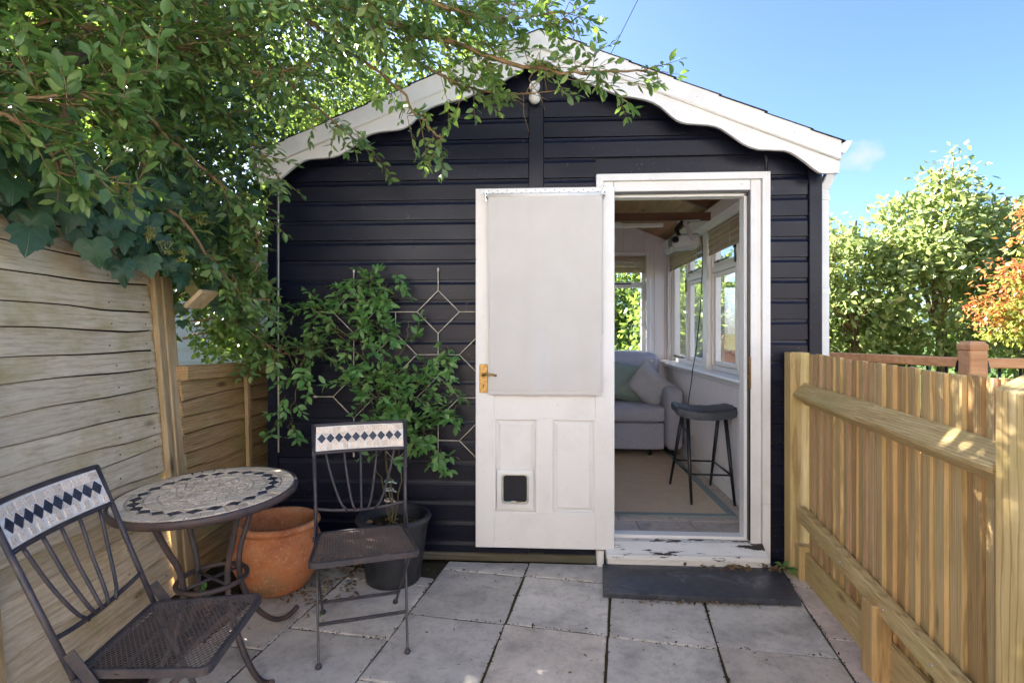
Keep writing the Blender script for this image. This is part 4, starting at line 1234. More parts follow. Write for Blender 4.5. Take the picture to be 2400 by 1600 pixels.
# --- deck balustrade beyond the fence
db = thing('deck_balustrade', 'orange-stained deck balustrade with capped newel posts beyond the board fence', 'balustrade', (2.66, 3.6, 0))
P1 = Vector((2.665, 3.60, 0)); P2 = Vector((1.80, 5.5, 0)); P3 = Vector((5.4, 3.35, 0)); P0 = Vector((1.77, 5.95, 0))
def newel(p, top):
    b = MB(); h = .054
    b.box(p.x-h, p.x+h, p.y-h, p.y+h, -.03, top-.055, .006); pst = b.build('newel_post', DECKW, db)
    b = MB(); b.box(p.x-h-.003, p.x+h+.003, p.y-h-.003, p.y+h+.003, top-.054, top-.038, .003)
    h2 = h+.001
    vs = [(p.x+a*h2, p.y+c_*h2, top-.037) for a, c_ in ((-1,-1),(1,-1),(1,1),(-1,1))] + [(p.x+a*h2, p.y+c_*h2, top-.022) for a, c_ in ((-1,-1),(1,-1),(1,1),(-1,1))] + [(p.x+a*h2*.72, p.y+c_*h2*.72, top) for a, c_ in ((-1,-1),(1,-1),(1,1),(-1,1))]
    b.add(vs, [(k*4+i, k*4+(i+1) % 4, k*4+4+(i+1) % 4, k*4+4+i) for k in range(2) for i in range(4)] + [(8,9,10,11), (3,2,1,0)])
    b.build('post_cap', DECKW, pst)
newel(P1, 1.235); newel(P2, 1.265); newel(Vector((5.4,3.35,0)), 1.235)
for a, c_ in ((P1, P2), (P1, P3)):
    d = (c_-a).normalized(); L = (c_-a).length
    b = MB(); b.bar(a+d*.056+Vector((0,0,1.10)), c_-d*.056+Vector((0,0,1.10)), .06, .062, (0,0,1), .006); rail = b.build('top_rail', DECKW, db)
    b = MB(); b.bar(a+d*.056+Vector((0,0,.30)), c_-d*.056+Vector((0,0,.30)), .06, .05, (0,0,1), .006); b.build('bottom_rail', DECKW, db)
    b = MB(); b.bar(a+d*.058+Vector((0,0,1.115)), a+d*.075+Vector((0,0,1.04)), .064, .02, (0,0,1)); b.build('bracket', BLKMETAL, db)
    k = .15
    while k < L-.1:
        b = MB(); p = a+d*k; b.tube([p+Vector((0,0,.32)), p+Vector((0,0,1.07))], .008, 8); b.build('spindle', BLKMETAL, db)
        k += .115
dk = MB(); dk.box(1.70, 7.5, 3.25, 3.3, -.03, .22); 
for i in range(14): dk.box(1.7, 7.5, 3.30+i*.145, 3.30+i*.145+.138, .19, .22, .003)
tag(dk.build('deck', DECKW), kind='structure')

# --- neighbour's pale shiplap shed beyond the low fence
ns = thing('neighbour_shed', 'pale blue-white shiplap shed wall glimpsed beyond the low fence', 'shed', (-2.9, 4.7, 0))
PALE = m_paint('pale_blue_paint', (.30,.32,.38), .6, (.3,.3,.3), .3)
b = MB(); b.box(-4.4, -2.2, 4.72, 6.4, 0, 2.0); b.build('wall', PALE, ns)
z = .02
while z < 1.95:
    b = MB(); b.prism([(0,0),(-.026,.0),(-.004,.114),(0,.114)], (-4.4, 4.7195, z), (0,1,0), (0,0,1), (2.22,0,0)); b.build('board', PALE, ns)
    z += .112
b = MB(); b.prism([(-4.5,1.98),(-3.3,2.5),(-2.1,1.98),(-2.1,1.92),(-3.3,2.44),(-4.5,1.92)], (0,4.6,0), (1,0,0), (0,0,1), (0,1.9,0)); b.build('roof', FELT, ns)

# --- overhead wire
b = MB(); b.tube([(4.6, 12, 13.55),(2.35, 12, 9.1), (2.013, 12, 8.405), (1.41, 12.0, 7.206), (.75, 12, 5.95)], .009, 6)
tag(b.build('overhead_wire', BLKMETAL), 'thin dark overhead wire crossing the sky above the roof ridge', 'wire')

# --- unseen house and pale terrace behind the camera, placed to bounce sun onto the shed
RENDER = m_paint('white_render', (.68,.68,.69), .9, (.5,.49,.47), .2)
BRICKW = m_plain('buff_brick', (.46,.37,.29), .85, .2, nscale=12, col2=(.36,.28,.22))
TERRACE = m_slab('pale_terrace', (.36,.33,.30))
hs = thing('house', 'unseen brick and white rendered house with sunlit back wall facing the shed from behind the viewpoint', 'house', (0, -4.0, 0))
b = MB(); b.box(-6, 6.5, -8.0, -4.0, 2.25, 5.4); b.build('rendered_wall', RENDER, hs)
b = MB(); b.box(-5.98, 6.48, -7.98, -4.02, -.05, 2.249); b.build('brick_wall', BRICKW, hs)
b = MB(); b.prism([(-4.4,5.35),(-3.6,5.35),(-6,7.6)], (-6.3,0,0), (0,1,0), (0,0,1), (13.1,0,0)); b.prism([(-3.6,5.34),(-6,7.7),(-8.4,5.34),(-8.4,5.2),(-6,7.55),(-3.6,5.2)], (-6.4,0,0), (0,1,0), (0,0,1), (13.3,0,0)); b.build('roof', FELT, hs)
for x0, x1, z0, z1 in ((-3.6,-2.2,3.3,4.5),(1.2,2.6,3.3,4.5),(-.4,1.6,.05,2.15),(3.4,4.8,.95,2.1),(-4.6,-3.2,.95,2.1)):
    b = MB(); b.box(x0-.06, x1+.06, -4.03, -3.97, z0-.06, z1+.06, .01); w_ = b.build('window', WHITE_TRIM, hs)
    b = MB(); b.box(x0, (x0+x1)/2-.03, -3.968, -3.962, z0, z1); b.box((x0+x1)/2+.03, x1, -3.968, -3.962, z0, z1); b.build('pane', DARKGL, w_)
b = MB(); b.box(-6, 6.5, -4.0, -1.3, -.03, -.004); tag(b.build('terrace', TERRACE), kind='structure')

# ================================================================ BISTRO TABLE
tb = thing('bistro_table', 'round mosaic-topped bistro table with curved iron legs beside the left fence', 'table', (-1.300, 2.125, 0), local=True)
tb.rotation_euler = (R(2.6), R(-1.6), 0)
TZ = .672; TR = .328
b = MB()
b.lathe([(TR-.012, TZ-.028), (TR, TZ-.026), (TR+.004, TZ-.012), (TR+.002, TZ+.001), (TR-.004, TZ+.003), (TR-.009, TZ+.001)], 72)
b.build('rim', IRON_RUST, tb)
b = MB(); b.lathe([(.0005, TZ-.018), (TR-.012, TZ-.018), (TR-.010, TZ-.003), (.0005, TZ-.003)], 72); ttop = b.build('tabletop', GROUT, tb)
rm = random.Random(4)
def tile2d(poly, mat, parent, z0, hgt=.0042, inset=.0016, name='tile', tf_=None):
    n = len(poly); cx = sum(p[0] for p in poly)/n; cy = sum(p[1] for p in poly)/n
    def ins(d):
        out = []
        for x, y in poly:
            r = math.hypot(x-cx, y-cy); f = max(.3, 1-d/r*1.2); out.append((cx+(x-cx)*f, cy+(y-cy)*f))
        return out
    a = ins(inset); c_ = ins(inset+.0009); q = rm.uniform(-.0006,.0006)
    vs = [(x, y, z0-.003) for x, y in a] + [(x, y, z0+hgt*.7+q) for x, y in a] + [(x, y, z0+hgt+q) for x, y in c_]
    if tf_: vs = [tf_(*v) for v in vs]
    b = MB(); b.add(vs, [(k*n+i, k*n+(i+1) % n, (k+1)*n+(i+1) % n, (k+1)*n+i) for k in range(2) for i in range(n)] + [tuple(2*n+i for i in range(n))])
    return b.build(name, mat, parent)
def pol(r, a): return (r*math.cos(a), r*math.sin(a))
TAU = 2*math.pi
for i in range(46):
    a0 = TAU*(i+rm.uniform(-.12,.12))/46; a1 = TAU*(i+1+rm.uniform(-.12,.12))/46
    tile2d([pol(.270,a0), pol(.316,a0), pol(.3165,(a0+a1)/2), pol(.316,a1), pol(.270,a1)], TILE if rm.random() < .4 else TILEG, ttop, TZ)
nd = 24
for i in range(nd):
    am = TAU*(i+.5)/nd; w = TAU/nd*.5
    tile2d([pol(.219,am), pol(.2405,am+w*.86), pol(.262,am), pol(.2405,am-w*.86)], TILE_BLUE, ttop, TZ, inset=.001, name='diamond_tile')
    ae = TAU*i/nd
    tile2d([pol(.2405+.002,ae), pol(.2665,ae-w*.93), pol(.2675,ae), pol(.2665,ae+w*.93)], TILEG, ttop, TZ, inset=.0012)
    tile2d([pol(.2405-.002,ae), pol(.2145,ae+w*.9), pol(.2135,ae), pol(.2145,ae-w*.9)], TILEG if rm.random() < .6 else TILE, ttop, TZ, inset=.0012)
for i in range(32):
    a0 = TAU*(i+rm.uniform(-.15,.15))/32; a1 = TAU*(i+1+rm.uniform(-.15,.15))/32
    tile2d([pol(.168,a0), pol(.211,a0), pol(.211,a1), pol(.168,a1)], TILE if rm.random() < .5 else TILEG, ttop, TZ)
pts = []
for _ in range(6000):
    r = .163*math.sqrt(rm.random()); a = rm.random()*TAU; p = pol(r, a)
    if all((p[0]-q[0])**2+(p[1]-q[1])**2 > .0205**2 for q in pts): pts.append(p)
circ = [pol(.1645, TAU*i/40) for i in range(40)]
for p in pts:
    cell = circ
    for q in pts:
        if q is p: continue
        if (p[0]-q[0])**2+(p[1]-q[1])**2 > .09**2: continue
        cell = clip_poly(cell, (p[0]+q[0])/2, (p[1]+q[1])/2, q[0]-p[0], q[1]-p[1])
        if len(cell) < 3: break
    if len(cell) >= 3: tile2d(cell, TILE if rm.random() < .6 else TILEG, ttop, TZ, inset=.0024)
prof = [(.215,TZ-.024),(.190,.58),(.155,.49),(.125,.42),(.112,.36),(.112,.29),(.135,.20),(.185,.105),(.245,.038),(.300,.013),(.345,.020),(.372,.034)]
def catmull(P, m=5):
    out = []; n = len(P)
    for i in range(n-1):
        p0, p1, p2, p3 = P[max(0,i-1)], P[i], P[i+1], P[min(n-1,i+2)]
        for k in range(m):
            t = k/m
            out.append(tuple(.5*((2*b_)+(-a+c_)*t+(2*a-5*b_+4*c_-d)*t*t+(-a+3*b_-3*c_+d)*t**3) for a, b_, c_, d in zip(p0, p1, p2, p3)))
    out.append(tuple(P[-1])); return out
for ang in (60, -30, 150, 240):
    a = R(ang); P = catmull([(r*math.cos(a), r*math.sin(a), z) for r, z in prof], 4)
    b = MB(); b.tube(P, .0112, 10); b.build('leg', IRON_RUST, tb)
b = MB(); b.tube([(.125*math.cos(TAU*i/40), .125*math.sin(TAU*i/40), .325) for i in range(40)], .010, 8, closed=True); b.build('ring', IRON_RUST, tb)
b = MB(); b.tube([(.195*math.cos(TAU*i/40), .195*math.sin(TAU*i/40), TZ-.026) for i in range(40)], .008, 8, closed=True); b.build('top_ring', IRON, tb)
for a in (60, 150):
    b = MB(); b.tube([(.118*math.cos(R(a)), .118*math.sin(R(a)), .325), (-.118*math.cos(R(a)), -.118*math.sin(R(a)), .325)], .006, 8); b.build('cross_bar', IRON, tb)

# ================================================================ FOLDING CHAIRS
MESHM = m_plain('worn_mesh_paint', (.10,.085,.08), .5, .4, nscale=10, col2=(.16,.11,.09))
def chair(label, loc, rz):
    t = thing('folding_chair', label, 'chair', loc, rz, 'folding mosaic-back garden chairs', local=True)
    SZ = .44
    # seat rim
    corners = [(-.205,-.165),(.205,-.165),(.178,.165),(-.178,.165)]
    rim = []
    for i, (x, y) in enumerate(corners):
        p0 = Vector(corners[i-1]); p1 = Vector((x, y)); p2 = Vector(corners[(i+1) % 4])
        a = p1+(p0-p1).normalized()*.035; c_ = p1+(p2-p1).normalized()*.035
        for k in range(6):
            s = k/5; q = a*(1-s)**2 + p1*2*s*(1-s) + c_*s*s; rim.append((q.x, q.y))
    b = MB(); n = len(rim)
    def off(d):
        out = []
        for i in range(n):
            t_ = (Vector(rim[(i+1) % n])-Vector(rim[i-1])).normalized(); out.append((rim[i][0]+t_.y*d, rim[i][1]-t_.x*d))
        return out
    o0, o1 = off(0), off(-.011)
    rings = [[(x, y, SZ-.012) for x, y in o0], [(x, y, SZ+.008) for x, y in o0], [(x, y, SZ+.010) for x, y in off(-.003)], [(x, y, SZ+.009) for x, y in o1], [(x, y, SZ-.012) for x, y in o1]]
    vs = [p for r in rings for p in r]
    b.add(vs, [(k*n+i, k*n+(i+1) % n, ((k+1) % 5)*n+(i+1) % n, ((k+1) % 5)*n+i) for k in range(5) for i in range(n)])
    b.build('seat_rim', IRON, t)
    # expanded metal mesh
    b = MB()
    def inside(x, y): 
        if abs(y) > .157: return False
        return abs(x) < .205-(.027)*(y+.165)/.33-.008
    def strand(x0, y0, dx_, dy_):
        L = .8; run = None; prev = None
        N = 90
        for i in range(N+1):
            s = i/N; x, y = x0+dx_*L*s, y0+dy_*L*s
            ins_ = inside(x, y)
            if ins_ and run is None: run = (x, y)
            if run is not None and (not ins_ or i == N):
                p, q = run, prev
                if (Vector(p)-Vector(q)).length > .008:
                    b.bar((p[0], p[1], SZ+.004), (q[0], q[1], SZ+.004), .0017, .0022)
                run = None
            prev = (x, y)
    al = R(33); ca, sa = math.cos(al), math.sin(al)
    k = -.62
    while k < .62:
        strand(k-.4*ca, -.4*sa, ca, sa); strand(k+.4*ca, -.4*sa, -ca, sa)
        k += .0205
    b.build('seat_mesh', MESHM, t)
    for yy in (-.06, .06):
        b = MB(); b.bar((-.19, yy, SZ-.002), (.19, yy, SZ-.002), .012, .004); b.build('seat_strut', IRON, t)
    # uprights: front foot to back top
    def U(s, sg):       # along the upright
        pts = [Vector((.169*sg,-.05,0)), Vector((.184*sg,.165,.44)), Vector((.205*sg,.345,.87))]
        if s < .44: return pts[0].lerp(pts[1], s/.44)
        return pts[1].lerp(pts[2], (s-.44)/.43)
    for sg in (-1, 1):
        b = MB(); b.bar(U(.0, sg), U(.44, sg), .009, .016, (0,1,0), .002); b.build('leg', IRON, t)
        b = MB(); b.tube([U(.40, sg), U(.6, sg), U(.87, sg)], .0078, 8); b.build('back_upright', IRON, t)
        b = MB(); b.bar((.163*sg,.38,.0), (.176*sg,-.10,.43), .009, .016, (0,1,0), .002); b.build('leg', IRON, t)
        for p in ((.169*sg,-.05), (.163*sg,.38)):
            b = MB(); b.lathe([(.0005,0),(.011,.001),(.013,.008),(.009,.018),(.0005,.022)], 12, (p[0], p[1], -.001)); b.build('foot_pad', IRON, t)
        b = MB(); b.tube([(.180*sg,.150,.425), (.198*sg,.150,.425)], .012, 10); b.bar((.19*sg,.17,.50), (.19*sg,.10,.40), .005, .03, (0,1,0), .001); b.build('hinge_plate', IRON, t)
    b = MB(); b.bar((-.171,.015,.135), (.171,.015,.135), .008, .014, (0,0,1), .002); b.build('stretcher', IRON, t)
    b = MB(); b.bar((-.166,.262,.105), (.166,.262,.105), .008, .014, (0,0,1), .002); b.build('stretcher', IRON, t)
    # backrest: curved rails and mosaic panel
    def B(x, s):       # point on the curved back surface, s = height along the upright
        c = U(s, 1); w = c.x
        return Vector((x, c.y + .018*(1-(x/w)**2)*min(1, (s-.44)/.2), c.z))
    def railtube(s, r, bow=0.0):
        w = U(s, 1).x
        return [B(-w+2*w*i/16, s) + Vector((0,0,bow*(1-((i-8)/8)**2))) for i in range(17)], r
    b = MB(); p, r = railtube(.868, .0078); b.tube(p, r, 8); b.build('top_rail', IRON, t)
    b = MB(); p, r = railtube(.752, .0072); b.tube(p, r, 8); b.build('panel_rail', IRON, t)
    b = MB(); p, r = railtube(.535, .0068, -.022); b.tube(p, r, 8); b.build('lower_rail', IRON, t)
    nb = (U(.87,1)-U(.75,1)).normalized(); fwd = Vector((0,-nb.z,nb.y)).normalized()
    s0, s1 = .760, .860
    hw = .192
    b = MB()
    b.grid(lambda u, v: B(-hw+2*hw*u, s0+(s1-s0)*v)+fwd*.004, 16, 2, False); b.grid(lambda u, v: B(hw-2*hw*u, s0+(s1-s0)*v)-fwd*.004, 16, 2, False)
    panel = b.build('mosaic_panel', GROUT, t)
    def tfm(x, y, z): return tuple(B(x, (s0+s1)/2 + y) + fwd*(.004+z))
    nrow = 11; H = (s1-s0)/2-.004
    for row, (ya, yb) in enumerate(((.0225, H), (-H, -.0225))):
        w = 2*hw/nrow
        for i in range(nrow):
            x0 = -hw+w*i+(.012 if row else 0)*rm.uniform(.2,1); x1 = -hw+w*(i+1)
            tile2d([(x0+.001,ya),(x1-.001,ya),(x1-.001,yb),(x0+.001,yb)], TILE, panel, 0, .003, .0012, 'tile', tfm)
    ndm = 10; w = 2*(hw-.006)/ndm
    for i in range(ndm):
        xc = -hw+.006+w*(i+.5)
        tile2d([(xc-w*.50,0),(xc,-.0205),(xc+w*.50,0),(xc,.0205)], TILE_BLUE, panel, 0, .0034, .0005, 'diamond_tile', tfm)
        xe = xc+w*.5
        if i < ndm-1:
            tile2d([(xe,.0045),(xe+w*.42,.0215),(xe-w*.42,.0215)], TILE, panel, 0, .003, .0012, 'tile', tfm)
            tile2d([(xe,-.0045),(xe-w*.42,-.0215),(xe+w*.42,-.0215)], TILE, panel, 0, .003, .0012, 'tile', tfm)
    # fan of curved rods
    for i, (xb, xt) in enumerate(((-.058,-.150),(-.026,-.072),(0,0),(.026,.072),(.058,.150))):
        P = []
        for k in range(11):
            q = k/10; s = .515+(.748-.515)*q
            x = xb+(xt-xb)*(q**.62 if i not in (2,) else q)
            P.append(B(x, s))
        b = MB(); b.tube(P, .0052, 8); b.build('back_rod', IRON, t)
    return t
chair('mosaic-back folding chair beside the black pot, facing the camera', (-.724, 2.18, .005), R(20.8))
chair('mosaic-back folding chair in the near left corner, turned toward the right', (-1.035, 1.512, .005), R(99))

# ================================================================ POTS
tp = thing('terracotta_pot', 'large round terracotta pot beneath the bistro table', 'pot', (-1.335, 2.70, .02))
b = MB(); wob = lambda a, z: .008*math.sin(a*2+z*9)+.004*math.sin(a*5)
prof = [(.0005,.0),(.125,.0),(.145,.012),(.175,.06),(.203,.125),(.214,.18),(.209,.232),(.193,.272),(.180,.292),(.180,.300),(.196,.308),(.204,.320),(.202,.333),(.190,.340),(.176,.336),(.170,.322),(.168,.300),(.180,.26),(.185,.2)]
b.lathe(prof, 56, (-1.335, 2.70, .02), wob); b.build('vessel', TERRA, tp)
b = MB(); b.grid(lambda u, v: (-1.335+.19*u*math.cos(v*TAU), 2.70+.19*u*math.sin(v*TAU), .235+.012*math.sin(u*17+v*21)), 10, 26); b.build('compost', SOIL, tp)
bp = thing('planter_pot', 'tall ribbed black plastic pot holding the climbing plant', 'pot', (-.785, 2.845, .005))
prof = [(.0005,.0),(.132,.0),(.140,.01),(.152,.10),(.166,.20),(.175,.275),(.182,.30),(.190,.310),(.196,.322),(.192,.335),(.178,.342),(.165,.336),(.158,.32),(.155,.28),(.15,.24)]
b = MB(); b.lathe(prof, 56, (-.785, 2.845, .005)); b.build('vessel', BLACKPOT, bp)
b = MB(); b.grid(lambda u, v: (-.785+.156*u*math.cos(v*TAU), 2.845+.156*u*math.sin(v*TAU), .285+.012*math.sin(u*13+v*25)), 10, 26); b.build('compost', SOIL, bp)

# ================================================================ WIRE TRELLIS
tr = thing('wire_trellis', 'cream wire trellis of linked diamonds screwed to the black wall', 'trellis', (-.84, 3.09, .5))
YT = 3.094; HD = .121
rowsT = [(1.407, [-1.084,-.598,-.112]), (1.165, [-.842,-.356]), (.923, [-1.084,-.598,-.112]), (.681, [-.842,-.356])]
for zc_, xs_ in rowsT:
    for xx in xs_:
        b = MB(); q = [(xx, YT, zc_+HD), (xx+HD, YT, zc_), (xx, YT, zc_-HD), (xx-HD, YT, zc_)]
        for i in range(4): b.tube([q[i], q[(i+1) % 4]], .0028, 6)
        b.build('diamond', CREAMW, tr)
def rod(p, q, fin=False):
    b = MB(); b.tube([p, q], .0028, 6); b.build('rod', CREAMW, tr)
    if fin:
        b = MB(); P = Vector(q); d = (P-Vector(p)).normalized(); b.tube([P-d*.006, P+d*.004, P+d*.016, P+d*.022], [.003,.006,.006,.002], 8); b.build('finial', CREAMW, tr)
for zc_, xs_ in rowsT:
    for a, c_ in zip(xs_[:-1], xs_[1:]): rod((a+HD, YT, zc_), (c_-HD, YT, zc_))
for xx in (-1.084, -.598, -.112):
    rod((xx, YT, 1.407+HD), (xx, YT, 1.635), True); rod((xx, YT, 1.407-HD), (xx, YT, .923+HD)); rod((xx, YT, .923-HD), (xx, YT, .60), True)
for xx in (-.842, -.356):
    rod((xx, YT, 1.407), (xx, YT, 1.165+HD)); rod((xx, YT, 1.165-HD), (xx, YT, .681+HD))
rod((-1.084-HD, YT, .923), (-1.30, YT, .923), True); rod((-1.084-HD, YT, 1.407), (-1.30, YT, 1.407), True)

# ================================================================ FOLIAGE
CAM = Vector((0, 0, 1.30)); CY = math.atan(75/1294)
cc, cs = math.cos(CY), math.sin(CY)
LEAF_V = np.array([(0,0,0),(-.21,.28,.05),(.21,.28,.05),(0,.32,0),(-.235,.58,.045),(.235,.58,.045),(0,.62,-.01),(-.11,.86,0),(.11,.86,0),(0,1,-.07)], float)
LEAF_F = [(0,3,1),(0,2,3),(3,6,4,1),(3,2,5,6),(6,9,7),(6,8,9),(6,7,4),(6,5,8)]
FAR_V = np.array([(0,0,0),(-.27,.45,.06),(.27,.45,.06),(0,1,-.05)], float); FAR_F = [(0,3,1),(0,2,3)]
IVY_P = [(0,0),(-.16,-.12),(-.38,-.10),(-.52,.08),(-.58,.26),(-.40,.38),(-.44,.62),(-.24,.66),(-.12,.86),(0,1.02),(.12,.86),(.24,.66),(.44,.62),(.40,.38),(.58,.26),(.52,.08),(.38,-.10),(.16,-.12)]
def _ivz(x, y, k): return .10*abs(x) - .30*(x*x + (y-.35)**2) + .03*math.sin(k*2.3+x*9)
IVY_V = np.array([(0,.36,.02)] + [(x*.55, .36+(y-.36)*.55, _ivz(x*.55, .36+(y-.36)*.55, i)) for i, (x, y) in enumerate(IVY_P)] + [(x, y, _ivz(x, y, i)) for i, (x, y) in enumerate(IVY_P)], float)
_n = len(IVY_P)
IVY_F = [(0, 1+(i+1) % _n, 1+i) for i in range(_n)] + [(1+i, 1+(i+1) % _n, 1+_n+(i+1) % _n, 1+_n+i) for i in range(_n)]

def bases(ydir, nrm):
    """arrays (n,3) -> (n,3,3) column bases x,y,z"""
    y = ydir/np.linalg.norm(ydir, axis=1, keepdims=True)
    x = np.cross(y, nrm); l = np.linalg.norm(x, axis=1, keepdims=True)
    bad = l[:, 0] < 1e-4
    if bad.any(): x[bad] = np.cross(y[bad], np.array([.3,.5,.8]))
    x = x/np.linalg.norm(x, axis=1, keepdims=True)
    z = np.cross(x, y)
    return np.stack([x, y, z], axis=2)
def bulk(name, pos, B, size, V, F, mat, parent, kind='stuff'):
    n = len(pos); k = len(V)
    gq = np.random.default_rng(n)
    B = B.copy(); B[:, :, 0] *= gq.uniform(.72, 1.22, n)[:, None]; B[:, :, 2] *= gq.uniform(-1.2, 2.6, n)[:, None]
    vs = np.einsum('nij,kj->nki', B, V)*size[:, None, None] + pos[:, None, :]
    me = bpy.data.meshes.new(name)
    nf = len(F); loops = np.concatenate([np.array(f) for f in F]); lens = np.array([len(f) for f in F])
    me.vertices.add(n*k); me.vertices.foreach_set('co', vs.reshape(-1))
    L = len(loops)
    allv = (loops[None, :] + (np.arange(n)*k)[:, None]).reshape(-1)
    me.loops.add(n*L); me.loops.foreach_set('vertex_index', allv.astype(np.int32))
    st = np.concatenate([[0], np.cumsum(lens)[:-1]])
    me.polygons.add(n*nf)
    me.polygons.foreach_set('loop_start', (st[None, :] + (np.arange(n)*L)[:, None]).reshape(-1).astype(np.int32))
    me.polygons.foreach_set('use_smooth', np.ones(n*nf, bool))
    me.update(calc_edges=True); me.validate()
    me.materials.append(mat)
    o = bpy.data.objects.new(name, me); C.objects.link(o)
    if parent is not None:
        o.parent = parent; o.location = -base_of(parent)
    if kind: o['kind'] = kind
    return o
def in_frame(pos):
    p = pos - np.array(CAM)
    xc = p[:, 0]*cc + p[:, 1]*cs; yc = -p[:, 0]*cs + p[:, 1]*cc
    u = .5 + xc/yc*1294/2400; v = (775 - p[:, 2]/yc*1294)/1600
    return (yc > .1) & (u > -.02) & (u < 1.02) & (v > -.02) & (v < 1.02), yc
def foliage(parent, pos, ydir, nrm, size, mat, V=LEAF_V, F=LEAF_F, singles=280, sname='leaf', bname='leaves'):
    pos = np.array(pos, float); ydir = np.array(ydir, float); nrm = np.array(nrm, float); size = np.array(size, float)
    B = bases(ydir, nrm)
    ok, yc = in_frame(pos)
    score = np.where(ok, size/np.maximum(yc, .2), 0)
    order = np.argsort(-score); ns = min(singles, int(ok.sum()), len(pos))
    pick = order[:ns]; rest = np.ones(len(pos), bool); rest[pick] = False
    if ns:
        mb = MB(); mb.add([tuple(v) for v in V], F, True); me = mb.mesh(sname, mat)
        off = base_of(parent)
        for i in pick:
            o = bpy.data.objects.new(sname, me)
            M = Matrix(((B[i][0][0], B[i][0][1], B[i][0][2], 0), (B[i][1][0], B[i][1][1], B[i][1][2], 0), (B[i][2][0], B[i][2][1], B[i][2][2], 0), (0,0,0,1)))
            o.rotation_euler = M.to_euler(); o.scale = (size[i]*rp.uniform(.75,1.2), size[i], size[i]*rp.uniform(.2,2.8))
            o.parent = parent; o.location = Vector(pos[i]) - off
            C.objects.link(o)
    if rest.any(): bulk(bname, pos[rest], B[rest], size[rest], V, F, mat, parent)
rp = random.Random(31)
def rv(s=1.0): return Vector((rp.gauss(0, s), rp.gauss(0, s), rp.gauss(0, s)))
class Leaves:
    def __init__(s): s.p = []; s.y = []; s.n = []; s.s = []
    def add(s, p, y, n, z): s.p.append(tuple(p)); s.y.append(tuple(y)); s.n.append(tuple(n)); s.s.append(z)
def twig(L, stems, start, d, length, n, ls, rad=.0016, droop=.25, face=None):
    d = Vector(d).normalized(); P = [Vector(start)]; step = length/n
    for i in range(n):
        d = (d + Vector((0,0,-droop*.12)) + rv(.07)).normalized()
        P.append(P[-1] + d*step)
        side = d.cross(Vector((0,0,1)))
        if side.length < .05: side = Vector((1,0,0))
        side.normalize(); up = side.cross(d)
        roll = rp.uniform(-.5,.5) + (math.pi/2 if (i % 2 and rp.random() < .3) else 0)
        s_ = side*math.cos(roll) + up*math.sin(roll)
        for sg in (-1, 1):
            if rp.random() < .12: continue
            y = d*rp.uniform(.45,.9) + s_*sg*rp.uniform(.6,1.0) + rv(.18)
            nn = up*1.0 + rv(.38) + Vector((0,0,.35))
            if face is not None: nn = nn + Vector(face)*rp.uniform(.1,1.0)
            L.add(P[-1] + s_*sg*.003, y, nn, ls*rp.uniform(.62,1.15))
    L.add(P[-1], d+rv(.15), Vector((0,0,1))+rv(.4), ls*rp.uniform(.6,1.0))
    stems.tube([P[0], P[len(P)//2], P[-1]], [rad*1.3, rad, rad*.5], 4, caps=False)
def along(P, t):
    P = [Vector(p) for p in P]; L = [(P[i+1]-P[i]).length for i in range(len(P)-1)]; T = sum(L)*t
    for i, l in enumerate(L):
        if T <= l: return P[i].lerp(P[i+1], T/l), (P[i+1]-P[i]).normalized()
        T -= l
    return P[-1], (P[-1]-P[-2]).normalized()
def bough(tree, name, P, r0, r1, mat):
    Q = catmull(P, 5); m = len(Q)
    Q = [Vector(q)+rv(.006)*(0 if i in (0, m-1) else 1) for i, q in enumerate(Q)]
    b = MB(); b.tube(Q, [r0+(r1-r0)*i/(m-1) for i in range(m)], 7); return b.build(name, mat, tree)

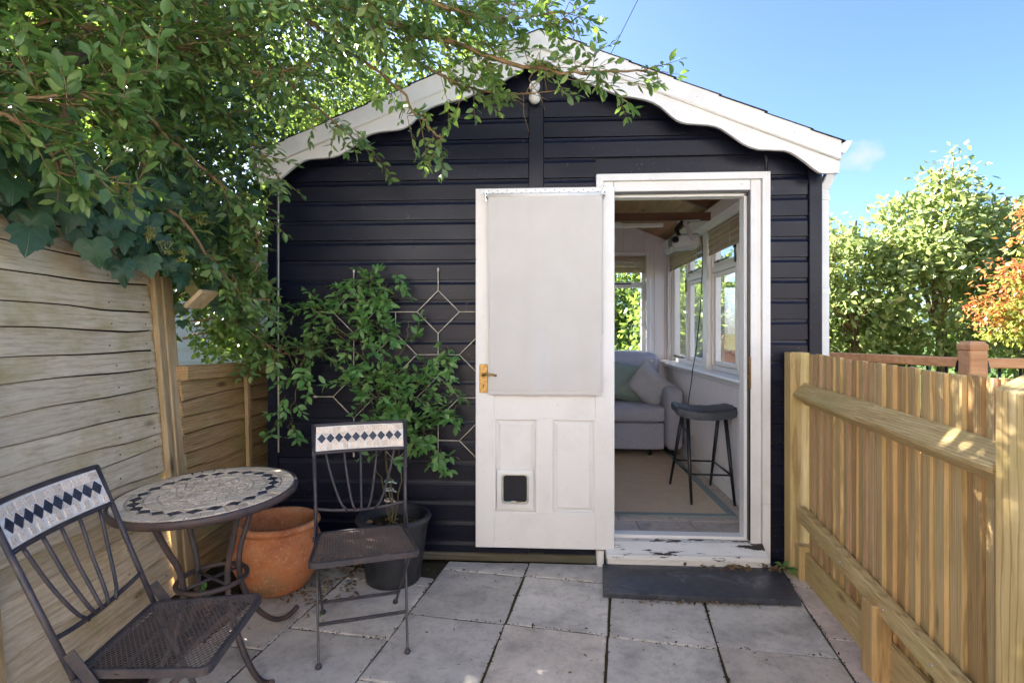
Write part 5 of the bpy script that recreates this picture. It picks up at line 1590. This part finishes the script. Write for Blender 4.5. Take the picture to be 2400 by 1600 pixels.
# ---------------------------------------------------------------- overhanging tree on the left
ot = thing('overhanging_tree', 'leafy evergreen tree reaching over the left fence and across the gable', 'tree', (-2.35, 2.55, 0))
bough(ot, 'trunk', [(-2.35,2.55,-.03),(-2.30,2.5,.8),(-2.25,2.45,1.6),(-2.15,2.4,2.3),(-2.05,2.35,3.0),(-2.0,2.4,4.2)], .085, .03, BARK)
bough(ot, 'trunk', [(-2.35,2.75,-.03),(-2.2,2.75,1.2),(-2.05,2.7,2.0),(-1.85,2.6,2.6),(-1.6,2.55,3.1)], .05, .018, BARK)
BO = {
'B1': ([(-2.05,2.38,2.85),(-1.287,2.3,2.869),(-.83,2.3,2.658),(-.428,2.35,2.542),(-.018,2.4,2.433),(.17,2.4,2.409),(.449,2.4,2.411)], .017, .004, 125, .10, .25),
'B2': ([(-2.02,2.3,2.8),(-.757,2.1,2.683),(-.436,2.2,2.613),(-.181,2.3,2.609),(.091,2.3,2.618)], .012, .003, 95, .10, .2),
'B3': ([(-2.0,2.4,3.0),(-1.399,2.5,2.925),(-.984,2.5,2.648),(-.712,2.55,2.462),(-.588,2.55,2.296),(-.465,2.55,2.192)], .012, .003, 36, .07, .2),
'B4': ([(-2.05,2.45,2.95),(-1.736,2.5,2.937),(-1.368,2.6,2.628),(-1.086,2.65,2.367),(-.885,2.7,2.209)], .012, .003, 38, .09, .2),
'B5': ([(-2.1,2.4,2.75),(-1.872,2.4,2.681),(-1.567,2.5,2.38),(-1.42,2.6,2.206),(-1.29,2.65,2.03)], .012, .003, 46, .09, .2),
'B6': ([(-2.15,2.4,2.3),(-1.811,2.2,2.315),(-1.626,2.4,2.104),(-1.455,2.6,1.912),(-1.44,2.7,1.736),(-1.47,2.75,1.566)], .012, .003, 60, .09, .2),
'B7': ([(-2.2,2.5,2.0),(-1.70,2.4,1.849),(-1.60,2.6,1.638),(-1.50,2.7,1.474),(-1.40,2.75,1.455)], .010, .003, 30, .07, .25),
'B8': ([(-2.2,1.7,2.1),(-1.77,1.7,2.146),(-1.606,1.8,2.171),(-1.417,1.9,2.223)], .009, .003, 40, .10, .3),
'B9': ([(-2.1,1.6,1.95),(-1.666,1.6,2.007),(-1.487,1.7,2.052),(-1.404,1.8,2.04)], .008, .003, 34, .10, .3),
'B10': ([(-2.0,1.5,1.95),(-1.615,1.5,1.939),(-1.553,1.6,1.898),(-1.524,1.7,1.806),(-1.404,1.8,1.818)], .010, .003, 34, .09, .3),
'B11': ([(-2.4,1.9,2.35),(-1.978,1.9,2.409),(-1.732,2.0,2.457),(-1.528,2.2,2.488),(-1.287,2.3,2.608)], .011, .003, 90, .13, .2),
'B12': ([(-2.4,1.8,2.4),(-1.954,1.8,2.474),(-1.728,1.9,2.543),(-1.458,2.1,2.658)], .011, .003, 74, .13, .2),
'B14': ([(-1.95,2.9,1.35),(-1.642,2.85,1.345),(-1.453,2.95,1.179),(-1.271,2.98,1.203)], .006, .002, 34, .05, .2),
'B18': ([(-2.2,3.2,1.5),(-1.95,3.1,1.55),(-1.75,3.0,1.5),(-1.62,2.95,1.40)], .008, .002, 80, .16, .2),
'B19': ([(-2.1,2.9,1.85),(-1.85,2.85,1.8),(-1.68,2.85,1.7),(-1.56,2.9,1.58)], .008, .002, 64, .16, .2),
'B20': ([(-2.3,3.4,1.25),(-2.05,3.3,1.3),(-1.85,3.2,1.25),(-1.66,3.1,1.22)], .008, .002, 80, .14, .2),
'B21': ([(-2.4,3.9,1.5),(-2.2,3.7,1.45),(-2.05,3.6,1.35),(-1.9,3.5,1.25)], .006, .002, 70, .16, .2),
'B15': ([(-2.0,2.4,3.1),(-1.063,2.4,2.849),(-.764,2.45,2.674),(-.536,2.5,2.514),(-.276,2.5,2.388),(-.038,2.5,2.373)], .010, .003, 62, .08, .2),
'B16': ([(-2.0,2.3,3.1),(-1.4,2.45,3.05),(-.9,2.6,3.0),(-.4,2.7,2.95),(-.1,2.7,2.9)], .012, .003, 80, .12, .1),
'B17': ([(-2.1,2.2,2.6),(-1.75,2.2,2.55),(-1.5,2.3,2.5),(-1.25,2.4,2.45),(-1.05,2.45,2.5)], .012, .003, 60, .12, .1),
}
Lv = Leaves(); stems = MB()
for k, (P, r0, r1, nt_, spread, lead) in BO.items():
    bough(ot, 'branch', P, r0, r1, TWIG)
    near = k in ('B8','B9','B10')
    for i in range(nt_):
        t_ = .22 + .78*(rp.random()**.85) if k != 'B1' else .25+.75*rp.random()
        p, d = along(P, t_)
        o = rv(1.0); o.normalize(); o *= spread*rp.random()*(1-.35*t_)
        p2 = p + o
        dd = d*rp.uniform(.3,1.0) + rv(.45) + Vector((0,0,-.12))
        twig(Lv, stems, p2, dd, rp.uniform(.09,.19), rp.randint(4,7), .062 if near else (.055 if p2.x < -1.45 else .05), droop=.5, face=(.1,-.5,.1))
        if rp.random() < .7: stems.tube([p, p2], [.0022,.0016], 4, caps=False)
tag(stems.build('twigs', TWIG, ot), kind='stuff')
_k = [i for i, p in enumerate(Lv.p) if not (-.13 < p[0] < .04 and 2.2 < p[1] < 2.75 and p[2] < 2.43)]
for q_ in ('p','y','n','s'): setattr(Lv, q_, [getattr(Lv, q_)[i] for i in _k])
foliage(ot, Lv.p, Lv.y, Lv.n, Lv.s, L_TREE, singles=290)
print('overhang leaves', len(Lv.p))

def crown_mass(parent, blobs, n, ls, mat, V=FAR_V, F=FAR_F, clump=.16, per=22, seed=1, name='crown', shell=.55, up=.5):
    """leaf clumps spread through ellipsoids; each clump a fan of leaves"""
    g = np.random.default_rng(seed)
    vol = np.array([b_[3]*b_[4]*b_[5] for b_ in blobs])**(2/3); pr = vol/vol.sum()
    nc = n//per
    bi = g.choice(len(blobs), nc, p=pr)
    d = g.normal(size=(nc, 3)); d /= np.linalg.norm(d, axis=1, keepdims=True)
    r = shell + (1-shell)*g.random(nc)**.7
    Bc = np.array([b_[:3] for b_ in blobs])[bi]; Br = np.array([b_[3:] for b_ in blobs])[bi]
    cen = Bc + d*Br*r[:, None]
    pos = np.repeat(cen, per, axis=0) + g.normal(size=(nc*per, 3))*clump*np.array([1,1,.75])*.6
    out = np.repeat(d, per, axis=0)
    y = out*.7 + g.normal(size=out.shape)*.6 + np.array([0,0,-.15])
    nr = np.array([0,0,up]) + out*.5 + g.normal(size=out.shape)*.5
    sz = ls*g.uniform(.6,1.2, nc*per)
    return bulk(name, pos, bases(y, nr), sz, V, F, mat, parent)

# ---------------------------------------------------------------- tall trees behind the left fence (they shade the patio)
def simple_tree(name, label, cat, base, top, blobs, n, ls, mat, seed, clump=.16, trunk_r=.09, group=None, bark=BARK, extra=None, up=.5, shell=.55, shoots=0):
    t = thing(name, label, cat, base, group=group)
    bx, by, bz = base
    bough(t, 'trunk', [(bx,by,bz-.04),(bx+.05,by-.03,bz+(top-bz)*.3),(bx-.04,by+.05,bz+(top-bz)*.6),(bx+.02,by,top)], trunk_r, trunk_r*.25, bark)
    rr_ = random.Random(seed)
    for i, b_ in enumerate(blobs[:7]):
        z0 = bz+(top-bz)*rr_.uniform(.2,.55)
        bough(t, 'limb', [(bx,by,z0),((bx+b_[0])/2,(by+b_[1])/2,(z0+b_[2])/2+.1),(b_[0],b_[1],b_[2])], trunk_r*.45, .008, bark)
    for b_ in blobs:
        for q_ in range(shoots):
            dv = Vector((rr_.gauss(0,1), rr_.gauss(0,1)-.6, rr_.gauss(0,1)+.9)).normalized()
            e_ = Vector((b_[0]+dv.x*b_[3]*1.12, b_[1]+dv.y*b_[4]*1.12, b_[2]+dv.z*b_[5]*1.15)); c0_ = Vector(b_[:3])-Vector((0,0,b_[5]*.5))
            m_ = MB(); m_.tube([c0_, c0_.lerp(e_, .5)+Vector((0,0,.05)), e_], [.012,.008,.003], 5); m_.build('shoot', TWIG, t)
    crown_mass(t, blobs, n, ls, mat, seed=seed, clump=clump, up=up, shell=shell)
    return t
simple_tree('evergreen_tree', 'tall dark evergreen filling the view behind the left fence', 'tree', (-3.0, 1.4, 0), 4.8,
    [(-3.0,1.2,2.6,.85,1.3,1.1),(-2.9,1.9,3.6,.9,1.2,1.1),(-3.1,.4,3.4,.9,1.2,1.2),(-3.0,1.2,4.6,.9,1.5,1.0),(-2.7,2.2,2.3,.6,.8,.8)], 15000, .075, L_DARK, 41, clump=.2)
simple_tree('evergreen_tree', 'dark evergreen packed close behind the top of the tall fence', 'tree', (-2.75, 2.3, 0), 3.6,
    [(-2.65,2.0,2.1,.4,.7,.6),(-2.6,2.7,2.2,.4,.7,.7),(-2.5,2.4,2.9,.5,.9,.6),(-2.45,3.0,1.7,.35,.4,.45),(-2.6,1.5,2.6,.4,.6,.6)], 12000, .07, L_DARK, 45, clump=.15)
simple_tree('evergreen_tree', 'tall dark evergreen behind the low fence and the shed roof', 'tree', (-2.9, 3.6, 0), 5.2,
    [(-2.8,3.4,2.5,.8,.9,1.0),(-2.6,3.8,3.5,1.0,1.2,1.0),(-2.9,3.2,4.6,1.0,1.3,1.0),(-2.0,3.9,3.55,.7,.8,.55),(-2.3,3.3,1.9,.45,.5,.5),(-2.5,4.4,2.4,.6,.7,.8),(-2.2,3.5,2.5,.5,.6,.7),(-2.1,2.9,2.7,.5,.5,.7),(-2.0,3.2,2.3,.3,.6,.6),(-2.05,2.8,3.05,.45,.5,.45),(-2.2,3.6,3.1,.6,.6,.4)], 27000, .07, L_DARK, 42, clump=.18)
simple_tree('evergreen_tree', 'evergreen rising behind the shed roof left of the ridge', 'tree', (-2.4, 6.6, 0), 5.6,
    [(-2.0,6.6,3.4,1.3,.9,1.2),(-1.6,6.8,4.4,1.1,.9,1.0),(-2.8,6.4,4.6,1.2,.9,1.2),(-2.6,6.8,3.0,1.0,.9,1.0),(-1.8,7.1,2.4,1.0,.6,.9),(-2.3,7.4,3.2,1.0,.6,.9),(-2.2,6.9,2.6,.8,.5,.8),(-2.9,7.2,3.7,.8,.6,.8)], 26000, .085, L_HEDGE, 43, clump=.2)  # hidden lower clumps added to keep sun out of the end window
# ---------------------------------------------------------------- ivy on top of the fence
iv = thing('ivy', 'broad-leaved dark ivy hanging over the top of the tall fence', 'ivy', (-1.85, 2.1, 1.5))
Iv = Leaves(); ist = MB()
ri = random.Random(77)
vine = [(-1.98,1.2,1.80),(-1.93,1.6,1.83),(-1.90,2.0,1.80),(-1.88,2.3,1.74),(-1.84,2.6,1.72),(-1.75,2.85,1.75)]
ist.tube(catmull(vine, 4), .008, 6)
hang = [(-1.72,1.74,1.60,.10),(-1.70,2.12,1.54,.11),(-1.68,2.46,1.53,.095),(-1.71,1.98,1.60,.11),(-1.70,2.28,1.58,.10),(-1.73,1.78,1.66,.10),(-1.72,2.05,1.585,.092),(-1.70,2.39,1.58,.078),(-1.72,2.09,1.70,.105),(-1.73,1.71,1.76,.10),(-1.74,1.86,1.80,.11),(-1.72,2.23,1.665,.07),(-1.70,2.50,1.74,.075),(-1.69,2.62,1.64,.07),(-1.74,1.93,1.72,.105),(-1.72,2.16,1.76,.10),(-1.72,2.30,1.74,.09),(-1.75,1.62,1.70,.10),(-1.70,2.36,1.68,.075),(-1.72,2.0,1.82,.10),(-1.71,2.2,1.84,.09),(-1.69,2.42,1.82,.085),(-1.66,2.55,1.86,.08),(-1.76,1.66,1.83,.11),(-1.75,1.78,1.88,.10)]
for x, y, z, s in hang:
    Iv.add((x+ri.uniform(-.01,.02), y, z+.04), (ri.uniform(-.15,.35), ri.uniform(-.35,.35), -1), (.75, -.65+ri.uniform(-.35,.35), .35+ri.uniform(-.3,.3)), s)
    ist.tube([(x-.14, y+.04, z+.11), (x-.06, y+.02, z+.10), (x, y, z+.04)], [.003,.0025,.002], 5, caps=False)
for i in range(215):
    p, d = along(vine, ri.random())
    s = ri.uniform(.06,.11)
    q = (p.x+ri.uniform(.0,.18), p.y+ri.uniform(-.12,.12), p.z+ri.uniform(-.12,.30))
    Iv.add(q, (ri.uniform(-.3,.5), ri.uniform(-.5,.5), -.9), (.7, -.6+ri.uniform(-.5,.5), .4+ri.uniform(-.4,.4)), s)
for i in range(70):      # smaller sprays down towards the shed corner
    q = (ri.uniform(-1.85,-1.55), ri.uniform(2.6,3.0), ri.uniform(1.35,2.1))
    Iv.add(q, (ri.uniform(-.4,.4), ri.uniform(-.5,.3), -.8), (.4, -.8+ri.uniform(-.3,.3), .4), ri.uniform(.04,.07))
tag(ist.build('vine_stem', VINE, iv))
foliage(iv, Iv.p, Iv.y, Iv.n, Iv.s, L_IVY, IVY_V, IVY_F, singles=250, sname='ivy_leaf', bname='ivy_leaves')
for cx, cy, cz in ((-1.66,2.33,1.665),(-1.63,2.42,1.64),(-1.68,2.25,1.70),(-1.62,2.52,1.83),(-1.70,2.08,1.86),(-1.68,2.14,1.85),(-1.55,2.72,1.72),(-1.86,1.72,2.0)):
    b = MB()
    for j in range(6):
        c0 = Vector((cx, cy, cz)) + Vector((ri.gauss(0,.018), ri.gauss(0,.018), ri.gauss(0,.018)))
        b.tube([Vector((cx,cy,cz-.03)), c0], .0011, 4, caps=False)
        for q in range(14):
            d = Vector((ri.gauss(0,1), ri.gauss(0,1), ri.gauss(0,1))).normalized()
            b.tube([c0, c0+d*.011, c0+d*.014], [.0006,.0008,.0018], 4)
    b.build('flower_head', FLOWER, iv)

# ---------------------------------------------------------------- climber in the black pot
cl = thing('climbing_plant', 'bright green climbing plant trained up the wire trellis from the black pot', 'climber', (-.80, 2.83, .29))
CS = {
'c1': [(-.79,2.84,.285),(-.80,2.86,.40),(-.845,2.93,.556),(-.874,3.0,.818),(-.994,3.03,1.129),(-1.059,3.05,1.445),(-1.022,3.06,1.592),(-.873,3.06,1.518)],
'c2': [(-.874,3.0,.818),(-.846,3.03,1.032),(-.775,3.05,1.25),(-.75,3.05,1.359)],
'c3': [(-.78,2.83,.285),(-.82,2.9,.5),(-.861,2.98,.726),(-.721,3.02,.961),(-.579,3.05,1.178),(-.505,3.05,1.081)],
'c4': [(-.861,2.98,.726),(-.696,3.02,.817),(-.552,3.04,.841),(-.47,3.04,.89)],
'c5': [(-.994,3.03,1.129),(-1.171,3.05,1.299),(-1.271,3.05,1.409)],
'c6': [(-1.056,3.03,1.25),(-1.242,3.03,1.323),(-1.354,3.0,1.105),(-1.369,2.98,.962),(-1.402,2.97,.77),(-1.34,2.97,.699)],
'c7': [(-.696,3.02,.817),(-.635,3.03,.697),(-.599,3.03,.601)],
'c8': [(-.874,3.0,.867),(-.959,3.0,.962),(-1.064,3.02,1.08)],
'c9': [(-.80,2.85,.285),(-.87,2.90,.5),(-.904,2.93,.60),(-.871,2.95,.708),(-.959,3.0,.818)],
'c10': [(-.837,3.0,.819),(-.764,3.0,.915),(-.696,3.02,1.01),(-.843,3.02,1.081)],
'c12': [(-1.06,3.05,1.45),(-1.0,3.05,1.55),(-.92,3.05,1.57),(-.84,3.05,1.50)],
'c13': [(-1.12,3.05,1.27),(-1.2,3.05,1.36),(-1.29,3.05,1.42)],
'c14': [(-1.03,3.03,1.30),(-.96,3.04,1.33),(-.88,3.04,1.28)],
'c11': [(-.79,2.85,.285),(-.77,2.92,.55),(-.80,2.98,.78),(-.84,3.0,.90)],
}
dens = {'c12':(18,.0),'c13':(10,.0),'c14':(16,.0),'c1':(28,.45),'c2':(13,.2),'c3':(26,.42),'c4':(22,.15),'c5':(12,.3),'c6':(15,.45),'c7':(13,.1),'c8':(18,.0),'c9':(5,.6),'c10':(20,.0),'c11':(9,.75)}
Cv = Leaves(); cst = MB()
for k, P in CS.items():
    bough(cl, 'stem', P, .004, .0018, VINE)
    nt_, t0 = dens[k]
    for i in range(nt_):
        t_ = t0+(1-t0)*rp.random(); p, d = along(P, t_)
        o = Vector((rp.gauss(0,.045), -abs(rp.gauss(0,.03)), rp.gauss(0,.045)))
        twig(Cv, cst, p+o, d*.4+Vector((rp.uniform(-1,1), -.5*rp.random(), rp.uniform(-.7,.6))), rp.uniform(.06,.12), rp.randint(3,5), .056, .0011, .5, face=(0,-1.4,.3))
tag(cst.build('tendrils', VINE, cl), kind='stuff')
_k = [i for i, p in enumerate(Cv.p) if p[0] < -.415]
for q_ in ('p','y','n','s'): setattr(Cv, q_, [getattr(Cv, q_)[i] for i in _k])
foliage(cl, Cv.p, Cv.y, Cv.n, Cv.s, L_CLIMB, singles=295)
print('climber leaves', len(Cv.p))
for zz, mc in ((.50,(.35,.45,.36)),(.455,(.55,.58,.5)),(.40,(.75,.62,.58))):
    b = MB(); c0 = Vector((-.825, 2.90, zz)); b.tube([c0+Vector((.022*math.cos(TAU*i/14), .022*math.sin(TAU*i/14), 0)) for i in range(14)], .005, 6, closed=True); b.tube([c0+Vector((.02,-.01,0)), c0+Vector((.045,-.02,-.006))], .004, 5); b.build('plant_tie', m_plain('tie_%d' % int(zz*100), mc, .6), cl)

# ---------------------------------------------------------------- sunlit shrubs and trees beyond the right fence
G = 'trees beyond the deck on the right'
simple_tree('bay_tree', 'sunlit bushy bay tree right beside the shed downpipe', 'tree', (4.5, 8.3, 0), 2.9,
    [(4.3,8.0,1.7,.75,.7,.8),(4.6,8.2,2.3,.65,.6,.5),(4.0,8.1,2.2,.5,.5,.55),(4.1,8.4,2.6,.35,.35,.35)], 4800, .12, L_SUN, 51, clump=.2, shoots=5, shell=.7, group=G)
simple_tree('bay_tree', 'tallest sunlit bay tree with a pointed leader behind the newel post', 'tree', (5.6, 8.2, 0), 3.6,
    [(5.5,8.0,1.8,.9,.8,.9),(5.6,8.1,2.7,.6,.55,.6),(5.62,8.0,3.3,.28,.28,.42),(5.2,7.8,2.3,.55,.5,.5),(5.9,8.0,2.4,.6,.5,.55),(5.1,8.2,2.75,.35,.35,.4)], 7400, .12, L_SUN, 52, clump=.2, shoots=5, shell=.7, group=G)
simple_tree('bay_tree', 'sunlit bay tree behind the orange maple at the right edge', 'tree', (6.9, 8.4, 0), 3.2,
    [(6.7,8.2,1.9,.9,.8,.9),(6.5,8.1,2.6,.55,.5,.5),(7.2,8.3,2.5,.8,.7,.6)], 4800, .12, L_SUN, 53, clump=.2, shoots=5, shell=.7, group=G)
mp = thing('maple', 'orange and green japanese maple at the right edge beyond the fence', 'tree', (5.6, 6.7, 0))
bough(mp, 'trunk', [(5.6,6.7,-.03),(5.55,6.65,.8),(5.5,6.6,1.5),(5.45,6.6,2.1)], .05, .012, BARK)
bl = [(5.02,6.4,1.66,.34,.35,.10),(5.30,6.4,1.98,.36,.38,.11),(5.55,6.5,2.36,.36,.4,.15),(5.2,6.3,1.46,.5,.4,.12),(5.6,6.4,1.9,.5,.4,.14),(5.6,6.5,2.62,.25,.3,.1)]
for b_ in bl: bough(mp, 'limb', [(5.52,6.6,1.2),((5.5+b_[0])/2,6.5,(1.2+b_[2])/2+.1),b_[:3]], .018, .004, BARK)
crown_mass(mp, bl, 1700, .065, L_MAPLE, seed=61, clump=.12, name='orange_leaves', shell=.3, up=1.2)
crown_mass(mp, [(b_[0]+.12, b_[1]-.05, b_[2]-.14, b_[3], b_[4], b_[5]) for b_ in bl], 4600, .065, L_MAPLE_G, seed=62, clump=.12, name='green_leaves', shell=.3, up=1.2)
# hedge line seen through the windows and under the trees
for i, (x, y, h, lab) in enumerate(((1.2,10.6,2.7,'tall hedge tree seen through the end window'),(2.6,10.2,2.6,'hedge tree seen through the far side window'),(3.45,9.0,2.5,'hedge shrub seen through the nearer side window'),(2.2,8.4,2.0,'low hedge shrub just beyond the shed corner'),(5.2,9.6,2.0,'dark hedge shrub in shade behind the bay trees'),(7.6,9.4,2.2,'dark hedge shrub far behind the maple'),(9.2,8.6,2.6,'hedge tree beyond the right edge of the view'))):
    simple_tree('hedge_tree', lab, 'tree', (x, y, 0), h*.9, [(x,y,h*.35,.95,.7,h*.36),(x-.2,y,h*.72,.8,.6,h*.3),(x+.4,y-.1,h*.6,.7,.6,h*.32)], 6500, .12, L_HEDGE, 70+i, clump=.22, group='hedge along the end of the garden')

# ---------------------------------------------------------------- leaf litter and small weeds
def litter(name, label, spots, n, ls, mat, seed, z=.006, V=LEAF_V, F=LEAF_F):
    g = np.random.default_rng(seed); P = []
    for (x, y, rx, ry, w) in spots:
        m = int(n*w); q = g.normal(size=(m, 2))*np.array([rx, ry]) + np.array([x, y]); P.append(np.column_stack([q, z+g.random(m)*.012]))
    P = np.concatenate(P); m = len(P)
    a = g.random(m)*TAU; y = np.column_stack([np.cos(a), np.sin(a), g.normal(size=m)*.25]); nr = np.column_stack([g.normal(size=m)*.4, g.normal(size=m)*.4, np.ones(m)])
    o = bulk(name, P, bases(y, nr), ls*g.uniform(.4,1.2,m), V, F, mat, None)
    return tag(o, label, 'leaf litter', kind='stuff')
litter('leaf_litter', 'brown dead leaves on the soil between the two pots and the fence', [(-1.08,2.72,.12,.13,.4),(-1.5,2.55,.14,.16,.3),(-1.2,2.95,.2,.06,.3)], 420, .032, L_DEAD, 5, .012)
litter('leaf_litter', 'dry leaf scraps along the front edge of the slate doorstep', [(.62,2.668,.16,.012,.6),(.9,2.664,.14,.010,.4)], 130, .02, L_DEAD, 6, .008)
litter('leaf_litter', 'dead leaves caught where the slate meets the door step', [(1.05,3.0,.12,.016,.6),(1.24,3.02,.05,.03,.4)], 90, .034, L_DEAD, 7, .040)
litter('leaf_litter', 'small scraps of leaf and grit scattered over the paving', [(.3,2.3,.7,.5,.5),(-.3,2.9,.3,.06,.25),(.8,2.0,.4,.35,.25)], 150, .015, L_DEAD, 8, .006)
litter('leaf_litter', 'dead leaves on the compost of the black pot', [(-.785,2.80,.07,.06,1)], 40, .035, L_DEAD, 9, .295)
def weed(label, c, n, ls, seed):
    t = thing('weed', label, 'weed', c); rw = random.Random(seed); W_ = Leaves()
    for i in range(n):
        a = rw.random()*TAU; W_.add((c[0]+.02*math.cos(a), c[1]+.02*math.sin(a), c[2]+rw.uniform(.005,.04)), (math.cos(a), math.sin(a), rw.uniform(.2,.9)), (rw.gauss(0,.3), rw.gauss(0,.3)-.3, 1), ls*rw.uniform(.6,1.2))
    foliage(t, W_.p, W_.y, W_.n, W_.s, L_CLIMB)
weed('small green weed growing between the door frame and the fence post', (1.285, 3.02, .01), 16, .05, 1)
weed('small weed beside the fence foot behind the bistro table', (-1.60, 2.52, .03), 12, .05, 2)
weed('tiny seedling in the paving joint behind the wall-side chair', (-1.0, 2.42, .004), 5, .02, 3)

# moss, grit and roots lodged in the paving joints
g = np.random.default_rng(15); JP = []
for o in patio.children:
    if not o.name.startswith('paving_slab'): continue
    me = o.data; nvv = len(me.vertices)//4
    vv = [me.vertices[i].co for i in range(nvv)]
    for i in range(nvv):
        a, c_ = vv[i], vv[(i+1) % nvv]; Ls = (c_-a).length; w0 = g.random()
        if w0 < .25: continue
        for q in range(int(Ls*(20+90*w0))):
            t_ = g.random(); JP.append((a.x+(c_.x-a.x)*t_+g.normal()*.003, a.y+(c_.y-a.y)*t_+g.normal()*.003, .001+g.random()*.005))
JP = np.array(JP); m = len(JP); a = g.random(m)*TAU
bulk('joint_moss', JP, bases(np.column_stack([np.cos(a), np.sin(a), g.normal(size=m)*.5]), np.column_stack([g.normal(size=m)*.5, g.normal(size=m)*.5, np.ones(m)])), g.uniform(.004,.017,m), FAR_V, FAR_F, m_leaf('joint_moss', (.03,.022,.014), (.055,.045,.025), (.06,.065,.02), .05, (.1,.1,.03), .9, .1), None)
tag(bpy.data.objects['joint_moss'], 'dark moss and grit lodged in the paving joints', 'moss', kind='stuff')

for o in bpy.data.objects:
    if '_local' in o: del o['_local']
